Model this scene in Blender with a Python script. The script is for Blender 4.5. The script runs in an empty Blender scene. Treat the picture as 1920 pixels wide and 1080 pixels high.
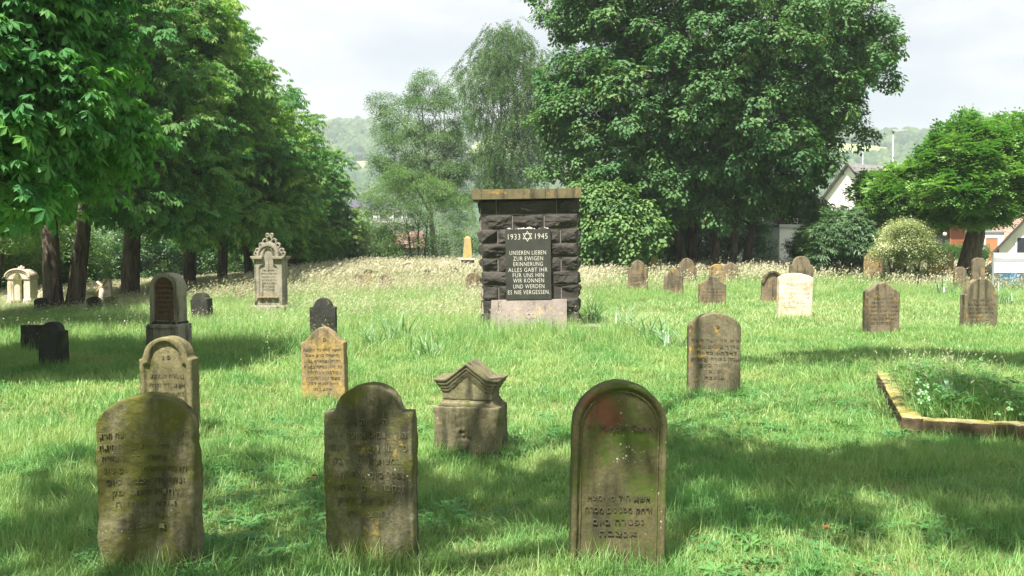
import bpy, bmesh, math, random
import numpy as np
from mathutils import Vector, Matrix, Euler
from mathutils.geometry import tessellate_polygon

random.seed(7)
RNG = np.random.default_rng(7)
C = bpy.context.scene.collection
SC = bpy.context.scene
PI = math.pi

# ------------------------------------------------------------------ camera, sky, sun, exposure
CAM_Z, F, PITCH = 1.66, 1707.0, math.radians(2.52)
cd = bpy.data.cameras.new('camera')
cam = bpy.data.objects.new('camera', cd)
C.objects.link(cam)
cam.location = (0, 0, CAM_Z)
cam.rotation_euler = (PI / 2 - PITCH, 0, 0)
cd.sensor_width = 36
cd.lens = 36 * F / 1920
cd.clip_start, cd.clip_end = 0.1, 6000
SC.camera = cam

TO_SUN = Vector((-0.50, -1.0, 2.0)).normalized()
w = bpy.data.worlds.new('World')
SC.world = w
w.use_nodes = True
nt = w.node_tree
nt.nodes.clear()
sky = nt.nodes.new('ShaderNodeTexSky')
sky.sky_type = 'NISHITA'
sky.sun_disc = False
sky.sun_elevation = math.asin(TO_SUN.z)
sky.sun_rotation = math.atan2(TO_SUN.x, TO_SUN.y)
sky.air_density, sky.dust_density, sky.ozone_density = 1.0, 2.0, 1.0
bg = nt.nodes.new('ShaderNodeBackground')
bg.inputs['Strength'].default_value = 0.045
out = nt.nodes.new('ShaderNodeOutputWorld')
# thin cloud veil over the whole sky
tc = nt.nodes.new('ShaderNodeTexCoord')
mp = nt.nodes.new('ShaderNodeMapping'); mp.inputs['Scale'].default_value = (1.0, 1.0, 3.2)
mp.inputs['Location'].default_value = (0.3, 0.15, 0.0)
ns = nt.nodes.new('ShaderNodeTexNoise'); ns.inputs['Scale'].default_value = 4.2
ns.inputs['Detail'].default_value = 9; ns.inputs['Roughness'].default_value = 0.55
ns.inputs['Distortion'].default_value = 0.25
cr = nt.nodes.new('ShaderNodeValToRGB')
cr.color_ramp.elements[0].position = 0.43; cr.color_ramp.elements[0].color = (0.0,)*3 + (1,)
cr.color_ramp.elements[1].position = 0.68; cr.color_ramp.elements[1].color = (0.95,)*3 + (1,)
mx = nt.nodes.new('ShaderNodeMix'); mx.data_type = 'RGBA'
mx.inputs[7].default_value = (7.6, 7.5, 7.45, 1)
base = nt.nodes.new('ShaderNodeMix'); base.data_type = 'RGBA'; base.inputs[0].default_value = 0.72
base.inputs[7].default_value = (5.5, 5.9, 6.2, 1)
L = nt.links
L.new(tc.outputs['Generated'], mp.inputs['Vector']); L.new(mp.outputs[0], ns.inputs['Vector'])
L.new(ns.outputs['Fac'], cr.inputs[0]); L.new(cr.outputs[0], mx.inputs[0])
L.new(sky.outputs[0], base.inputs[6]); L.new(base.outputs[2], mx.inputs[6]); L.new(mx.outputs[2], bg.inputs[0]); L.new(bg.outputs[0], out.inputs[0])

sd = bpy.data.lights.new('sun', 'SUN')
sd.energy = 5.0
sd.angle = math.radians(0.53)
sd.color = (1.0, 0.94, 0.83)
sun = bpy.data.objects.new('sun', sd)
C.objects.link(sun)
sun.rotation_euler = TO_SUN.to_track_quat('Z', 'Y').to_euler()
sun.location = (-20, -16, 35)

SC.view_settings.view_transform = 'Standard'
SC.view_settings.look = 'None'
SC.view_settings.gamma = 1
SC.view_settings.use_curve_mapping = False
SC.view_settings.exposure = 1.65
SC.render.engine = 'CYCLES'
SC.cycles.use_denoising = True
SC.cycles.max_bounces = 7
SC.cycles.diffuse_bounces = 3
SC.cycles.transmission_bounces = 4
SC.cycles.transparent_max_bounces = 6
SC.cycles.volume_bounces = 0
SC.cycles.sample_clamp_indirect = 6

# ------------------------------------------------------------------ helpers
def sstep(a, b, x):
    t = np.clip((np.asarray(x, float) - a) / (b - a), 0, 1)
    return t * t * (3 - 2 * t)

def _hash(ix, iy, iz):
    h = (ix.astype(np.int64) * 374761393 + iy.astype(np.int64) * 668265263 + iz.astype(np.int64) * 2147483647 * 3 + 1013904223)
    h = (h ^ (h >> 13)) * 1274126177
    h = h ^ (h >> 16)
    return (h & 0xFFFFFF).astype(float) / 0xFFFFFF

def vnoise(p):
    p = np.asarray(p, float)
    i = np.floor(p).astype(np.int64); f = p - i
    f = f * f * (3 - 2 * f)
    r = 0
    for dx in (0, 1):
        for dy in (0, 1):
            for dz in (0, 1):
                wgt = (f[:, 0] if dx else 1 - f[:, 0]) * (f[:, 1] if dy else 1 - f[:, 1]) * (f[:, 2] if dz else 1 - f[:, 2])
                r = r + wgt * _hash(i[:, 0] + dx, i[:, 1] + dy, i[:, 2] + dz)
    return r * 2 - 1

def fbm(p, o=4):
    p = np.asarray(p, float); r = 0; a = 1.0
    for k in range(o):
        r = r + a * vnoise(p * 2 ** k + 17.3 * k); a *= 0.5
    return r

def n2(x, y, s, seed=0.0, o=3):
    x = np.atleast_1d(np.asarray(x, float)); y = np.atleast_1d(np.asarray(y, float))
    return fbm(np.stack([x * s, y * s, np.full_like(x, seed + 0.5)], 1), o)

def H(x, y):
    """ground height"""
    x = np.atleast_1d(np.asarray(x, float)); y = np.atleast_1d(np.asarray(y, float))
    r = np.hypot(x, y); b = x / np.maximum(y, 1.0)
    z = 0.32 * sstep(18, 45, y)
    z = z - 0.06 * np.maximum(0, -x - 8) * sstep(8, 25, y) * (1 - sstep(26, 60, -x))* (1 - sstep(55, 120, y))
    z = z + 0.022 * np.sin(x * 1.1 + 0.6 * y) + 0.02 * np.sin(1.7 * y - 0.5 * x)
    right = sstep(0.22, 0.36, b) * (y > 0)
    fall_c = -9 * sstep(54, 135, r); fall_r = -10 * sstep(120, 260, r)
    z = z + (1 - right) * fall_c + right * fall_r
    z = z - 14 * sstep(200, 420, r)
    hill = sstep(430, 1030, r)
    z = z + hill * (136 + 16 * np.sin(b * 5.0 + 1.0) + 22 * n2(x, y, 0.004, 3.0, 3)) + hill * (1 - sstep(900, 1100, r)) * 7 * n2(x, y, 0.02, 9.0, 3)
    return z

def h1(x, y): return float(H(x, y)[0])

def P(px, py, d):
    """world point seen at photo pixel (px, py) on the plane y = d"""
    u, v = (px - 960) / F, (540 - py) / F
    c, s = math.cos(PITCH), math.sin(PITCH)
    t = d / (c + v * s)
    return Vector((u * t, d, CAM_Z + t * (-s + v * c)))

def ground_at(px, py):
    d = 8.0
    for _ in range(60):
        p = P(px, py, d)
        g = h1(p.x, d)
        if p.z < CAM_Z - 0.02:
            slope = (CAM_Z - p.z) / d
            d += ((CAM_Z - g) / slope - d) * 0.5
    p = P(px, py, d)
    return Vector((p.x, d, h1(p.x, d)))

def tag(o, label=None, cat=None, group=None, kind=None):
    if label: o['label'] = label
    if cat: o['category'] = cat
    if group: o['group'] = group
    if kind: o['kind'] = kind
    return o

def empty(name, loc, rz=0):
    o = bpy.data.objects.new(name, None)
    o.empty_display_size = 0.2
    C.objects.link(o)
    o.location = loc; o.rotation_euler = (0, 0, rz)
    return o

def link(name, me, mat, parent=None):
    o = bpy.data.objects.new(name, me)
    if mat is not None and len(me.materials) == 0: me.materials.append(mat)
    C.objects.link(o)
    if parent is not None: o.parent = parent
    return o

class MB:
    """collects shapes into one mesh"""
    def __init__(s): s.v = []; s.f = []
    def add(s, v, f):
        n = len(s.v); s.v += [tuple(q) for q in v]; s.f += [tuple(i + n for i in q) for q in f]; return s
    def box(s, x0, x1, y0, y1, z0, z1, M=None):
        v = [Vector((x, y, z)) for z in (z0, z1) for y in (y0, y1) for x in (x0, x1)]
        if M is not None: v = [M @ q for q in v]
        return s.add(v, [(0, 2, 3, 1), (4, 5, 7, 6), (0, 1, 5, 4), (2, 6, 7, 3), (0, 4, 6, 2), (1, 3, 7, 5)])
    def prism(s, pts, y0, y1):
        """outline in (x, z), extruded from y0 (front) to y1 (back)"""
        n = len(pts)
        v = [(x, y0, z) for x, z in pts] + [(x, y1, z) for x, z in pts]
        tri = tessellate_polygon([[Vector((x, z, 0)) for x, z in pts]])
        f = [tuple(t) for t in tri] + [(a + n, c + n, b + n) for a, b, c in tri]
        area = sum(pts[i][0] * pts[(i + 1) % n][1] - pts[(i + 1) % n][0] * pts[i][1] for i in range(n))
        for i in range(n):
            j = (i + 1) % n
            f.append((i, i + n, j + n, j) if area > 0 else (i, j, j + n, i + n))
        return s.add(v, f)
    def tube(s, pts, rad, n=8, cap=True, wob=0.0):
        pts = [Vector(p) for p in pts]; k0 = len(s.v); up = Vector((0.13, 0.97, 0.2))
        for i, p in enumerate(pts):
            t = (pts[min(i + 1, len(pts) - 1)] - pts[max(i - 1, 0)]).normalized()
            a = t.cross(up)
            if a.length < 0.1: a = t.cross(Vector((1, 0, 0)))
            a.normalize(); b = t.cross(a)
            for j in range(n):
                an = 2 * PI * j / n
                r = rad[i] * (1 + wob * math.sin(3 * an + i * 0.7) + wob * 0.6 * random.uniform(-1, 1))
                s.v.append(tuple(p + (a * math.cos(an) + b * math.sin(an)) * r))
        for i in range(len(pts) - 1):
            for j in range(n):
                q = k0 + i * n + j; q2 = k0 + i * n + (j + 1) % n
                s.f.append((q, q + n, q2 + n, q2))
        if cap:
            s.f.append(tuple(k0 + j for j in range(n)))
            s.f.append(tuple(k0 + (len(pts) - 1) * n + j for j in reversed(range(n))))
        return s
    def mesh(s, name, fix=True):
        me = bpy.data.meshes.new(name)
        me.from_pydata(s.v, [], s.f)
        if fix:
            bm = bmesh.new(); bm.from_mesh(me)
            bmesh.ops.recalc_face_normals(bm, faces=bm.faces)
            bm.to_mesh(me); bm.free()
        me.update()
        return me
    def build(s, name, mat, parent=None, smooth=False, bevel=0.0):
        me = s.mesh(name)
        if bevel:
            bm = bmesh.new(); bm.from_mesh(me)
            bmesh.ops.remove_doubles(bm, verts=bm.verts, dist=1e-5)
            ed = [e for e in bm.edges if len(e.link_faces) == 2 and e.calc_face_angle(0) > 0.5]
            bmesh.ops.bevel(bm, geom=ed, offset=bevel, segments=2, affect='EDGES', profile=0.6)
            bm.to_mesh(me); bm.free()
        if smooth: me.polygons.foreach_set('use_smooth', [True] * len(me.polygons))
        return link(name, me, mat, parent)

# ------------------------------------------------------------------ materials
def new_mat(name):
    m = bpy.data.materials.new(name); m.use_nodes = True
    t = m.node_tree; t.nodes.clear()
    o = t.nodes.new('ShaderNodeOutputMaterial')
    return m, t, o

def N(t, typ, **kw):
    n = t.nodes.new(typ)
    for k, v in kw.items(): setattr(n, k, v)
    return n

def noise(t, vec, scale, detail=6, rough=0.6, dist=0.0):
    n = N(t, 'ShaderNodeTexNoise')
    n.inputs['Scale'].default_value = scale; n.inputs['Detail'].default_value = detail
    n.inputs['Roughness'].default_value = rough; n.inputs['Distortion'].default_value = dist
    t.links.new(vec, n.inputs['Vector']); return n.outputs['Fac']

def ramp(t, fac, stops):
    r = N(t, 'ShaderNodeValToRGB'); e = r.color_ramp.elements
    while len(e) < len(stops): e.new(0.5)
    for i, (p, c) in enumerate(stops):
        e[i].position = p; e[i].color = (c, c, c, 1) if isinstance(c, (int, float)) else tuple(c) + (1,)
    t.links.new(fac, r.inputs[0]); return r.outputs[0]

def mixc(t, fac, a, b, mode='MIX'):
    m = N(t, 'ShaderNodeMix', data_type='RGBA', blend_type=mode)
    for s, v in ((0, fac), (6, a), (7, b)):
        if isinstance(v, (int, float)): m.inputs[s].default_value = v
        elif isinstance(v, tuple): m.inputs[s].default_value = v + (1,)
        else: t.links.new(v, m.inputs[s])
    return m.outputs[2]

def math_(t, op, a, b=0.5):
    m = N(t, 'ShaderNodeMath', operation=op)
    for s, v in ((0, a), (1, b)):
        if isinstance(v, (int, float)): m.inputs[s].default_value = v
        else: t.links.new(v, m.inputs[s])
    return m.outputs[0]

def coords(t, scale=None, rnd=True):
    c = N(t, 'ShaderNodeTexCoord').outputs['Object']
    if rnd:
        oi = N(t, 'ShaderNodeObjectInfo')
        a = N(t, 'ShaderNodeVectorMath', operation='MULTIPLY_ADD')
        t.links.new(oi.outputs['Random'], a.inputs[0]); a.inputs[1].default_value = (37, 91, 53)
        t.links.new(c, a.inputs[2]); c = a.outputs[0]
    if scale:
        m = N(t, 'ShaderNodeMapping'); m.inputs['Scale'].default_value = scale
        t.links.new(c, m.inputs['Vector']); c = m.outputs[0]
    return c

def finish(t, o, col, rough=0.9, bump=None, bstr=0.5, bdist=0.01, spec=0.3):
    p = N(t, 'ShaderNodeBsdfPrincipled')
    if isinstance(col, tuple): p.inputs['Base Color'].default_value = col + (1,)
    else: t.links.new(col, p.inputs['Base Color'])
    if isinstance(rough, (int, float)): p.inputs['Roughness'].default_value = rough
    else: t.links.new(rough, p.inputs['Roughness'])
    p.inputs['Specular IOR Level'].default_value = spec
    if bump is not None:
        b = N(t, 'ShaderNodeBump'); b.inputs['Strength'].default_value = bstr; b.inputs['Distance'].default_value = bdist
        t.links.new(bump, b.inputs['Height']); t.links.new(b.outputs[0], p.inputs['Normal'])
    t.links.new(p.outputs[0], o.inputs[0])

def stone_mat(name, c1, c2, lichen=0.3, pale=0.2, moss=0.3, streak=0.4, lcol=(0.44, 0.25, 0.04), mcol=(0.07, 0.085, 0.018), red=0.0, bstr=0.6, redpos=None):
    m, t, o = new_mat(name)
    v = coords(t)
    col = mixc(t, ramp(t, noise(t, v, 3.2, 8, 0.65), [(0.36, 0.0), (0.64, 1.0)]), c1, c2)
    fine = noise(t, v, 55, 8, 0.75)
    col = mixc(t, 1.0, col, ramp(t, fine, [(0.3, 0.55), (0.7, 1.25)]), 'MULTIPLY')
    if red:
        col = mixc(t, ramp(t, noise(t, v, 2.6, 5, 0.6), [(0.62 - red * 0.2, 0.0), (0.70 - red * 0.2, 0.85)]), col, (0.17, 0.05, 0.032))
    if redpos:
        vd = N(t, 'ShaderNodeVectorMath', operation='DISTANCE'); t.links.new(coords(t, rnd=False), vd.inputs[0]); vd.inputs[1].default_value = (redpos[0], -0.05, redpos[1])
        rm = math_(t, 'ADD', math_(t, 'DIVIDE', vd.outputs['Value'], redpos[2]), math_(t, 'MULTIPLY', math_(t, 'SUBTRACT', noise(t, v, 6, 6, 0.6), 0.5), 2.2))
        col = mixc(t, ramp(t, rm, [(0.6, 0.85), (1.05, 0.0)]), col, (0.135, 0.052, 0.034))
    vs = N(t, 'ShaderNodeMapping'); vs.inputs['Scale'].default_value = (9, 9, 1.1)
    t.links.new(v, vs.inputs['Vector'])
    st = ramp(t, noise(t, vs.outputs[0], 1.0, 5, 0.6), [(0.62 - streak * 0.25, 0.0), (0.76 - streak * 0.2, 0.9)])
    col = mixc(t, st, col, (0.035, 0.034, 0.024))
    mo = ramp(t, noise(t, v, 4.0, 9, 0.7, 0.4), [(0.68 - moss * 0.3, 0.0), (0.80 - moss * 0.3, 0.9)])
    col = mixc(t, mo, col, mcol)
    li = math_(t, 'MULTIPLY', ramp(t, noise(t, v, 5.5, 8, 0.7, 0.3), [(0.66 - lichen * 0.3, 0.0), (0.76 - lichen * 0.3, 1.0)]), ramp(t, noise(t, v, 38, 5, 0.7), [(0.38, 0.1), (0.56, 0.95)]))
    col = mixc(t, li, col, lcol)
    vo = N(t, 'ShaderNodeTexVoronoi'); vo.inputs['Scale'].default_value = 66; t.links.new(v, vo.inputs['Vector'])
    vc = N(t, 'ShaderNodeSeparateColor'); t.links.new(vo.outputs['Color'], vc.inputs[0])
    dsp = math_(t, 'SUBTRACT', math_(t, 'ADD', vo.outputs['Distance'], math_(t, 'MULTIPLY', math_(t, 'SUBTRACT', fine, 0.5), 0.35)), math_(t, 'MULTIPLY', math_(t, 'POWER', vc.outputs[0], 5.0), 0.34))
    sp = math_(t, 'MULTIPLY', ramp(t, dsp, [(0.0, 0.8), (0.09, 0.0)]), ramp(t, noise(t, v, 6, 3), [(0.66 - pale * 0.3, 0.0), (0.74 - pale * 0.3, 0.9)]))
    col = mixc(t, sp, col, (0.50, 0.50, 0.42))
    bp = math_(t, 'ADD', math_(t, 'MULTIPLY', fine, 0.5), noise(t, v, 14, 8, 0.7))
    finish(t, o, col, 0.92, bp, bstr, 0.012, 0.15)
    return m

def plain(name, col, rough=0.7, var=0.15, scale=6, bstr=0.2, spec=0.3, metal=0.0):
    m, t, o = new_mat(name)
    v = coords(t)
    nz = noise(t, v, scale, 8, 0.65)
    c = mixc(t, 1.0, col, ramp(t, nz, [(0.3, 1 - var), (0.7, 1 + var)]), 'MULTIPLY')
    finish(t, o, c, rough, noise(t, v, scale * 6, 5), bstr, 0.01, spec)
    if metal: [n for n in t.nodes if n.type == 'BSDF_PRINCIPLED'][0].inputs['Metallic'].default_value = metal
    return m

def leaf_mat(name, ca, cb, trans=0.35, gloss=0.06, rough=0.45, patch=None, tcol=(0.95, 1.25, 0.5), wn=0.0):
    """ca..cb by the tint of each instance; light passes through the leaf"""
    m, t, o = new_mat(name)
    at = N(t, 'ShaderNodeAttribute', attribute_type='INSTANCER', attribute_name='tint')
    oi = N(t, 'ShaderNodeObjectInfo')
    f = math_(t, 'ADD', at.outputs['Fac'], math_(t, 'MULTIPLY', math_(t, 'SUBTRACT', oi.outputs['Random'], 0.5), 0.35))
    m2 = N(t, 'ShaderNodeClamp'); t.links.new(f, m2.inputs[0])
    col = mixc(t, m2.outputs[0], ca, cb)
    if patch:
        g = N(t, 'ShaderNodeNewGeometry')
        pf = ramp(t, noise(t, g.outputs['Position'], patch[0], 5, 0.6), [(0.42, 0.0), (0.64, 1.0)])
        col = mixc(t, math_(t, 'MULTIPLY', pf, patch[2]), col, patch[1])
    d = N(t, 'ShaderNodeBsdfDiffuse'); t.links.new(col, d.inputs[0])
    tr = N(t, 'ShaderNodeBsdfTranslucent'); t.links.new(mixc(t, 1.0, col, tcol, 'MULTIPLY'), tr.inputs[0])
    ms = N(t, 'ShaderNodeMixShader'); ms.inputs[0].default_value = trans
    t.links.new(d.outputs[0], ms.inputs[1]); t.links.new(tr.outputs[0], ms.inputs[2])
    gl = N(t, 'ShaderNodeBsdfGlossy'); gl.inputs['Roughness'].default_value = rough
    gl.inputs[0].default_value = (0.9, 0.95, 1.0, 1)
    mg = N(t, 'ShaderNodeMixShader'); mg.inputs[0].default_value = gloss
    t.links.new(ms.outputs[0], mg.inputs[1]); t.links.new(gl.outputs[0], mg.inputs[2])
    t.links.new(mg.outputs[0], o.inputs[0])
    return m

def bark_mat(name, c1, c2, scale=7, stretch=0.18):
    m, t, o = new_mat(name)
    v = coords(t, (1, 1, stretch))
    nz = noise(t, v, scale, 8, 0.7, 0.5)
    col = mixc(t, ramp(t, nz, [(0.38, 0.0), (0.62, 1.0)]), c1, c2)
    g = noise(t, coords(t), 2.5, 5, 0.6)
    col = mixc(t, ramp(t, g, [(0.55, 0.0), (0.75, 0.5)]), col, (0.06, 0.075, 0.03))
    finish(t, o, col, 0.95, nz, 1.0, 0.05, 0.1)
    return m

M = {}
M['olive'] = stone_mat('mossy_sandstone', (0.22, 0.20, 0.125), (0.12, 0.115, 0.06), lichen=0.12, pale=0.15, moss=0.78, streak=0.55, lcol=(0.28, 0.21, 0.05), mcol=(0.095, 0.10, 0.022), bstr=1.0)
M['olive_dark'] = stone_mat('dark_mossy_sandstone', (0.21, 0.19, 0.125), (0.10, 0.097, 0.06), lichen=0.24, pale=0.38, moss=0.72, streak=0.7, lcol=(0.32, 0.235, 0.05), mcol=(0.088, 0.095, 0.022), bstr=1.0)
M['red_olive'] = stone_mat('red_sandstone_with_algae', (0.13, 0.11, 0.058), (0.07, 0.072, 0.034), lichen=0.0, pale=0.28, moss=0.55, streak=0.35, mcol=(0.055, 0.085, 0.015), redpos=(-0.07, 0.79, 0.13), bstr=0.4)
M['tan'] = stone_mat('tan_sandstone', (0.20, 0.18, 0.112), (0.125, 0.115, 0.066), lichen=0.06, pale=0.2, moss=0.42, streak=0.4)
M['olive_tan'] = stone_mat('olive_tan_sandstone', (0.20, 0.175, 0.095), (0.115, 0.105, 0.055), lichen=0.15, pale=0.2, moss=0.5, streak=0.45)
M['tan_streak'] = stone_mat('streaked_sandstone', (0.20, 0.175, 0.115), (0.12, 0.107, 0.07), lichen=0.3, pale=0.2, moss=0.22, streak=0.62)
M['orange'] = stone_mat('lichen_covered_sandstone', (0.27, 0.205, 0.115), (0.19, 0.15, 0.095), lichen=0.62, pale=0.4, moss=0.25, streak=0.35, lcol=(0.35, 0.245, 0.08))
M['brown'] = stone_mat('brown_sandstone', (0.21, 0.17, 0.115), (0.125, 0.105, 0.075), lichen=0.36, pale=0.35, moss=0.25, streak=0.5, lcol=(0.32, 0.19, 0.045))
M['grey'] = stone_mat('grey_limestone', (0.30, 0.28, 0.22), (0.21, 0.195, 0.15), lichen=0.12, pale=0.2, moss=0.25, streak=0.35)
M['black'] = stone_mat('blackened_stone', (0.055, 0.055, 0.05), (0.028, 0.03, 0.026), lichen=0.1, pale=0.2, moss=0.42, streak=0.3, mcol=(0.05, 0.07, 0.022))
M['white'] = stone_mat('white_limestone', (0.62, 0.58, 0.50), (0.50, 0.45, 0.36), lichen=0.45, pale=0.2, moss=0.1, streak=0.12, lcol=(0.40, 0.26, 0.08))
M['cream'] = stone_mat('cream_limestone', (0.58, 0.50, 0.42), (0.44, 0.37, 0.29), lichen=0.2, pale=0.1, moss=0.12, streak=0.12)
M['yellow'] = stone_mat('yellow_lichen_stone', (0.36, 0.29, 0.15), (0.30, 0.24, 0.13), lichen=0.6, pale=0.3, moss=0.1, streak=0.2, lcol=(0.42, 0.29, 0.07))
M['rosy'] = stone_mat('pinkish_granite', (0.27, 0.23, 0.21), (0.20, 0.17, 0.155), lichen=0.3, pale=0.7, moss=0.05, streak=0.1, lcol=(0.36, 0.27, 0.13))
M['basalt'] = stone_mat('basalt', (0.072, 0.066, 0.059), (0.04, 0.037, 0.034), lichen=0.05, pale=0.05, moss=0.0, streak=0.12, bstr=1.0)
M['kerb'] = stone_mat('mossy_kerb', (0.27, 0.21, 0.12), (0.2, 0.15, 0.09), lichen=0.75, pale=0.2, moss=0.35, streak=0.2, lcol=(0.40, 0.29, 0.04), mcol=(0.16, 0.15, 0.03))
def kerb_mat():
    m, t, o = new_mat('shaded_kerb_with_top_moss')
    v = coords(t)
    col = mixc(t, ramp(t, noise(t, v, 6, 8, 0.7), [(0.4, 0.0), (0.62, 1.0)]), (0.06, 0.046, 0.03), (0.13, 0.095, 0.055))  # dark stone colour includes tree shade on the sides; moss is mixed in above
    nz = N(t, 'ShaderNodeSeparateXYZ'); t.links.new(N(t, 'ShaderNodeNewGeometry').outputs['Normal'], nz.inputs[0])
    mk = math_(t, 'ADD', nz.outputs['Z'], math_(t, 'MULTIPLY', math_(t, 'SUBTRACT', noise(t, v, 9, 8, 0.7), 0.5), 1.5))
    top = mixc(t, ramp(t, noise(t, v, 5, 6, 0.6), [(0.42, 0.0), (0.6, 1.0)]), (0.20, 0.18, 0.04), (0.33, 0.30, 0.17))
    col = mixc(t, ramp(t, mk, [(0.45, 0.0), (0.75, 1.0)]), col, top)
    finish(t, o, col, 0.95, noise(t, v, 40, 6, 0.75), 0.8, 0.012, 0.1)
    return m
M['kerb'] = kerb_mat()
M['cap'] = stone_mat('cap_stone', (0.17, 0.14, 0.08), (0.115, 0.10, 0.06), lichen=0.25, pale=0.25, moss=0.12, streak=0.45, lcol=(0.36, 0.24, 0.05), bstr=0.25)
M['mortar'] = plain('mortar', (0.30, 0.27, 0.23), 0.95, 0.2, 20)
M['plaque'] = plain('dark_plaque', (0.036, 0.038, 0.032), 0.45, 0.3, 5, 0.05, 0.4)
M['letter'] = plain('pale_lettering', (0.62, 0.60, 0.54), 0.7, 0.1, 20)
M['engrave_dark'] = plain('weathered_shaded_lettering', (0.085, 0.07, 0.042), 0.95, 0.3, 20)  # dark tone paints the shade of cut strokes along with their dirt
M['engrave_black'] = plain('worn_shaded_lettering', (0.06, 0.055, 0.032), 0.95, 0.3, 20)  # same for darker stones: shade of the cuts put into the colour
M['engrave_pale'] = plain('worn_pale_lettering', (0.40, 0.36, 0.31), 0.9, 0.2, 30)
M['pebble'] = plain('pebble_stone', (0.55, 0.52, 0.47), 0.8, 0.25, 8)
M['bark'] = bark_mat('chestnut_bark', (0.045, 0.038, 0.03), (0.15, 0.125, 0.10))
M['bark_pale'] = bark_mat('birch_bark', (0.10, 0.09, 0.08), (0.42, 0.40, 0.36), 4, 0.6)
M['bark_brown'] = bark_mat('furrowed_bark', (0.06, 0.048, 0.035), (0.20, 0.16, 0.115), 9, 0.1)
M['chestnut'] = leaf_mat('chestnut_leaf', (0.062, 0.19, 0.055), (0.25, 0.36, 0.08), 0.48, 0.012, 0.6)
M['chestnut_near'] = leaf_mat('near_chestnut_leaf', (0.05, 0.185, 0.05), (0.15, 0.34, 0.07), 0.50, 0.018, 0.6)
M['maple'] = leaf_mat('maple_leaf', (0.06, 0.165, 0.06), (0.17, 0.29, 0.09), 0.42, 0.015, 0.6)
M['seed'] = leaf_mat('maple_seed', (0.20, 0.20, 0.07), (0.30, 0.26, 0.11), 0.3, 0.02)
M['birch'] = leaf_mat('birch_leaf', (0.09, 0.165, 0.068), (0.185, 0.275, 0.11), 0.42, 0.02)
M['locust'] = leaf_mat('locust_leaf', (0.085, 0.215, 0.05), (0.27, 0.41, 0.12), 0.36, 0.03)
M['bush'] = leaf_mat('bush_leaf', (0.045, 0.125, 0.042), (0.20, 0.31, 0.085), 0.36, 0.05)
M['purple'] = leaf_mat('purple_leaf', (0.030, 0.018, 0.020), (0.065, 0.032, 0.034), 0.2, 0.06, tcol=(1.2, 0.8, 0.8))
M['variegated'] = leaf_mat('variegated_leaf', (0.20, 0.25, 0.10), (0.52, 0.53, 0.30), 0.3, 0.05)
M['conifer'] = leaf_mat('conifer_needle', (0.07, 0.155, 0.07), (0.16, 0.26, 0.12), 0.25, 0.03)
M['lawn'] = leaf_mat('lawn_blade', (0.095, 0.265, 0.07), (0.24, 0.41, 0.125), 0.42, 0.025, 0.5, patch=(1.1, (0.35, 0.44, 0.16), 0.65), tcol=(1.1, 1.15, 0.7))
M['meadow'] = leaf_mat('meadow_blade', (0.15, 0.31, 0.095), (0.34, 0.47, 0.19), 0.42, 0.025, 0.5, patch=(0.3, (0.42, 0.47, 0.24), 0.5), tcol=(1.1, 1.15, 0.7))
M['straw'] = leaf_mat('grass_seed_head', (0.48, 0.47, 0.31), (0.62, 0.58, 0.44), 0.3, 0.02, tcol=(1, 1, 0.9))
M['stalk'] = leaf_mat('grass_stalk', (0.28, 0.38, 0.15), (0.46, 0.48, 0.25), 0.3, 0.02, tcol=(1, 1, 0.8))
M['clover'] = leaf_mat('clover_leaf', (0.05, 0.17, 0.05), (0.11, 0.26, 0.07), 0.3, 0.04)
M['iris'] = leaf_mat('iris_blade', (0.16, 0.28, 0.14), (0.34, 0.44, 0.27), 0.28, 0.08, 0.35)
M['wood_far'] = leaf_mat('far_wood', (0.035, 0.085, 0.035), (0.11, 0.17, 0.06), 0.15, 0.0)
M['petal'] = plain('white_petal', (0.8, 0.8, 0.74), 0.7, 0.05)
M['dry_leaf'] = plain('dry_leaf', (0.30, 0.14, 0.05), 0.8, 0.3, 30)
M['wall_white'] = plain('white_render', (0.76, 0.75, 0.72), 0.85, 0.06, 1.5, 0.1)
M['wall_grey'] = plain('grey_render', (0.34, 0.37, 0.33), 0.9, 0.15, 1.5, 0.1)
M['roof_grey'] = plain('grey_roof_tile', (0.16, 0.155, 0.155), 0.8, 0.25, 2, 0.3)
M['roof_brown'] = plain('brown_roof_tile', (0.25, 0.17, 0.13), 0.85, 0.3, 2, 0.3)
M['roof_red'] = plain('red_roof_tile', (0.30, 0.19, 0.15), 0.85, 0.3, 2, 0.3)
M['roof_slate'] = plain('slate_roof', (0.06, 0.065, 0.08), 0.7, 0.15, 2, 0.2)
M['dark_trim'] = plain('dark_trim', (0.05, 0.045, 0.045), 0.6, 0.1)
M['door_red'] = plain('red_brown_door', (0.26, 0.075, 0.035), 0.6, 0.15)
M['door_orange'] = plain('orange_brown_door', (0.42, 0.19, 0.09), 0.6, 0.1)
M['glass'] = plain('window_glass', (0.03, 0.036, 0.045), 0.08, 0.1, 1, 0.0, 0.6)
M['metal'] = plain('galvanised_metal', (0.30, 0.33, 0.34), 0.45, 0.1, 4, 0.1, 0.5, 0.4)
M['strip'] = plain('white_plastic_strip', (0.78, 0.78, 0.77), 0.5, 0.04)
M['strip_grey'] = plain('grey_plastic_strip', (0.30, 0.32, 0.34), 0.5, 0.08)
M['bin_blue'] = plain('blue_plastic', (0.04, 0.22, 0.46), 0.5, 0.06)
M['bin_grey'] = plain('grey_plastic', (0.12, 0.14, 0.14), 0.5, 0.06)
M['lamp_glow'] = plain('globe_glass', (0.85, 0.75, 0.5), 0.3, 0.02)

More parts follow.
